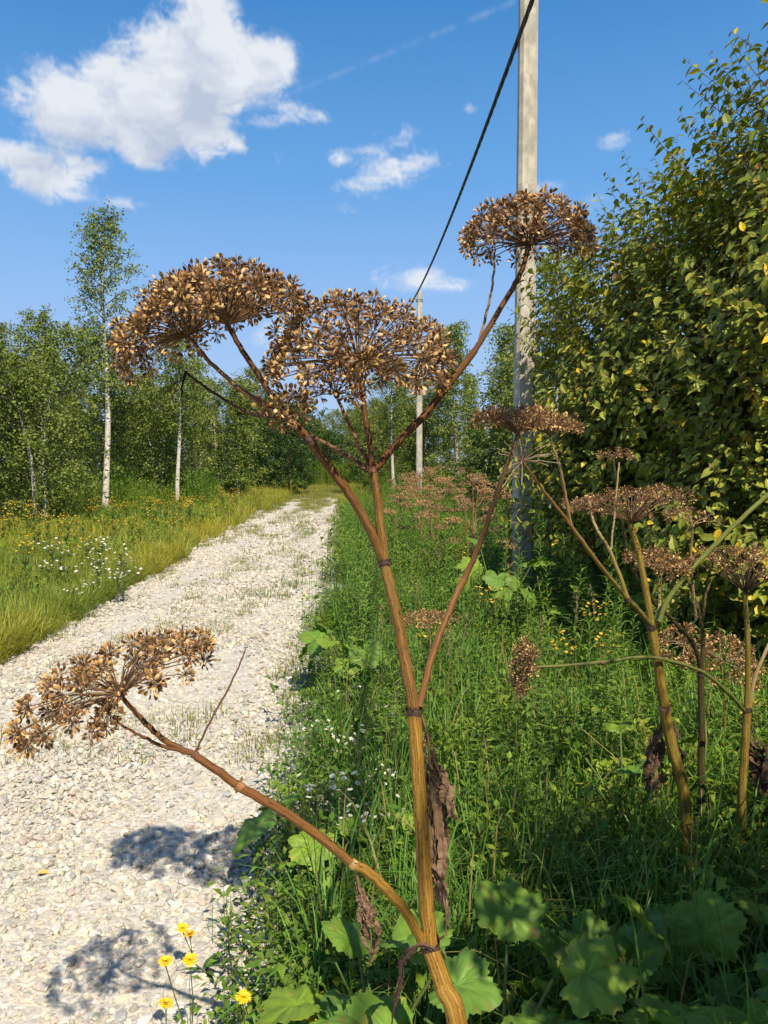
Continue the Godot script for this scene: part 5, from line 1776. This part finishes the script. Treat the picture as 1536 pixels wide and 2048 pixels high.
func make_foreground() -> void:
	rng.seed = 930
	make_lobed()
	rng.seed = 931
	# big soft leaves along the bottom of the picture; [azimuth, reach, height, size, pitch, roll]
	leafy_hogweed(Vector3(0.28, 0, -1.8), [[-2.6, 0.16, 0.4, 0.2, 0.2, 0.3], [2.6, 0.22, 0.36, 0.22, 0.1, -0.3], [0.3, 0.12, 0.4, 0.2, -0.3, 0.4], [-1.3, 0.1, 0.4, 0.2, -0.5, 0.2], [1.5, 0.1, 0.34, 0.2, 0.4, 0.1], [3.1, 0.3, 0.3, 0.2, 0.1, 0.1]], "young hogweed with broad leaves around the main stem's foot")
	leafy_hogweed(Vector3(0.56, 0, -1.9), [[-2.4, 0.1, 0.24, 0.24, -0.6, 0.5], [-0.8, 0.1, 0.22, 0.22, -0.8, -0.5], [2.4, 0.16, 0.3, 0.22, 0.1, 0.2], [0.9, 0.12, 0.3, 0.22, -0.1, -0.3], [-1.6, 0.06, 0.2, 0.22, -1.0, 0.2], [1.6, 0.12, 0.28, 0.2, 0.3, 0.0]], "young hogweed with upright folded leaves, bottom right")
	leafy_hogweed(Vector3(0.83, 0, -1.95), [[-2.6, 0.08, 0.25, 0.24, -0.9, 0.5], [-1.2, 0.1, 0.22, 0.22, -0.8, -0.4], [2.2, 0.16, 0.3, 0.24, 0.1, 0.2], [0.4, 0.1, 0.28, 0.22, -0.2, 0.2], [1.3, 0.1, 0.28, 0.22, 0.3, 0.1]], "young hogweed with broad leaves in the bottom right corner")
	leafy_hogweed(Vector3(1.02, 0, -2.05), rosette(5, 0.12, 0.28, 0.2), "young hogweed cut by the right edge, bottom corner")
	leafy_hogweed(Vector3(-0.02, 0, -1.85), [[2.9, 0.12, 0.32, 0.19, 0.1, 0.2], [1.6, 0.1, 0.36, 0.22, 0.1, -0.3], [-2.0, 0.1, 0.34, 0.16, -0.3, 0.3], [0.4, 0.14, 0.38, 0.18, -0.1, 0.3], [-0.8, 0.1, 0.34, 0.17, -0.5, 0.1]], "young hogweed with light green leaves left of the main stem's foot")
	leafy_hogweed(Vector3(-0.28, 0, -2.9), [[2.8, 0.12, 0.3, 0.22, 0.5, 0.1], [-2.4, 0.1, 0.3, 0.18, 0.4, 0.0], [1.4, 0.1, 0.28, 0.18, 0.5, 0.0], [0.2, 0.1, 0.26, 0.16, 0.3, 0.0]], "yellow-edged young hogweed at the track edge under the low branch")
	leafy_hogweed(Vector3(-0.26, 0, -5.2), rosette(11, 0.2, 0.42, 0.22), "lime green young hogweed in the sun, left of the main stem")
	leafy_hogweed(Vector3(0.95, 0, -6.4), rosette(9, 0.25, 0.75, 0.26), "young hogweed with pale leaves at the near pole's foot")
	leafy_hogweed(Vector3(1.75, 0, -6.2), rosette(8, 0.25, 0.5, 0.24), "young hogweed with pale leaves under the shrub")
	leafy_hogweed(Vector3(1.0, 0, -3.2), rosette(4, 0.14, 0.35, 0.16), "small lobed-leaved plant in the shaded grass")
	# yellow hawkweeds
	hawkweed(Vector3(-0.47, 0, -1.95), [Vector3(-0.547, 0.354, -1.900), Vector3(-0.486, 0.358, -1.900)], "two yellow hawkweed heads side by side, bottom left")
	hawkweed(Vector3(-0.52, 0, -1.85), [Vector3(-0.525, 0.302, -1.820)], "single yellow hawkweed head below the pair, bottom left")
	hawkweed(Vector3(-0.3, 0, -1.9), [Vector3(-0.344, 0.296, -1.850)], "yellow hawkweed head low over the gravel edge, left of the large leaves")
	hawkweed(Vector3(-0.16, 0, -1.85), [Vector3(-0.176, 0.283, -1.800)], "spiky yellow hawkweed head at the bottom edge by the large leaves")
	hawkweed(Vector3(-0.55, 0, -2.35), [Vector3(-0.609, 0.196, -2.300), Vector3(-0.587, 0.177, -2.300)], "small orange-yellow hawkweed above the pair, on the gravel")
	# little weeds on the gravel
	var weed := carpet(990, 16, lin(0.12, 0.17, 0.03), 0.03, 0.03)
	for s in [[20, 1560], [92, 960], [100, 1663], [120, 1665], [245, 1720], [95, 1765], [180, 1775], [255, 1770], [30, 1810], [240, 1860], [380, 1660], [300, 1650], [110, 1800], [550, 1640], [390, 1755], [150, 1830], [70, 1900], [330, 1600], [470, 1660], [45, 1950]]:
		var d: float = 1.6 * 1577.0 / (s[1] - 925.0)
		if d < 1.5 or d > 9.0:
			continue
		var x: float = (s[0] - 768.0) / 1577.0 * d
		var w := part("weed", weed, self, Transform3D(Basis(Vector3.UP, rf(0, TAU)).scaled(Vector3.ONE * rf(0.25, 0.5)), Vector3(x, 0.03, -d)))
		w.name = numbered("weed")
		tag(w, "tiny green weed sprouting between the track's stones", "weed", "tiny weeds on the gravel", "stuff")
	# weeds where gravel meets the verge at the bottom
	for k in 7:
		var d := rf(1.95, 3.2)
		var x := road_right(d) + rf(-0.18, 0.1)
		var r := goldenrod(950 + k, rf(0.12, 0.26), lin(0.1, 0.15, 0.035), 0.016, 0.06)
		r.name = numbered("sprout")
		add_child(r)
		r.position = Vector3(x, 0.01, -d)
		tag(r, "small leafy sprout at the gravel edge, bottom of the picture", "plant", "small sprouts at the gravel edge")
	# fallen leaves
	var fl := Buf.new()
	leaf8(fl, Vector3.ZERO, Vector3(1, 0.1, 0), Vector3.UP, 0.05, 0.035, lin(0.62, 0.42, 0.1), 0.3, 0.1)
	var f1 := top("fallen_leaf", fl.mesh(mat.petal), "")
	f1.position = Vector3(-1.318, -0.060, -2.900) * Vector3(1, 0, 1) + Vector3(0, 0.045, 0)
	tag(f1, "pale yellow fallen leaf lying on the gravel", "leaf")

func _ready() -> void:
	# camera at eye height, tilted slightly down
	var cam := Camera3D.new()
	cam.name = "camera"
	cam.fov = 66.0
	cam.near = 0.05
	cam.far = 2000.0
	cam.position = Vector3(0, 1.6, 0)
	cam.rotation_degrees = Vector3(-3.59, 0, 0)
	add_child(cam)
	cam.current = true
	var env := Environment.new()
	env.background_mode = Environment.BG_SKY
	var sky := Sky.new()
	var pan := PanoramaSkyMaterial.new()
	pan.panorama = make_sky()
	sky.sky_material = pan
	env.sky = sky
	env.tonemap_mode = Environment.TONE_MAPPER_LINEAR
	env.tonemap_exposure = EXPOSURE
	env.sdfgi_enabled = true
	env.ssao_enabled = true
	env.ssil_enabled = true
	var we := WorldEnvironment.new()
	we.name = "environment"
	we.environment = env
	add_child(we)
	var sun := DirectionalLight3D.new()
	sun.name = "sun"
	sun.light_energy = 1.6
	sun.light_color = Color(1.0, 0.955, 0.87)
	sun.light_angular_distance = 0.53
	sun.shadow_enabled = true
	add_child(sun)
	sun.look_at_from_position(Vector3(0.29, 1.0, 0.77) * 50.0, Vector3.ZERO)
	noise.seed = 2
	noise.frequency = 0.02
	noise.fractal_octaves = 3
	make_materials()
	make_ground()
	make_road()
	make_poles()
	make_trees()
	make_shrubs()
	make_verges()
	make_umbellets()
	make_main_hogweed()
	make_right_hogweeds()
	make_far_hogweeds()
	make_foreground()
	make_cable()
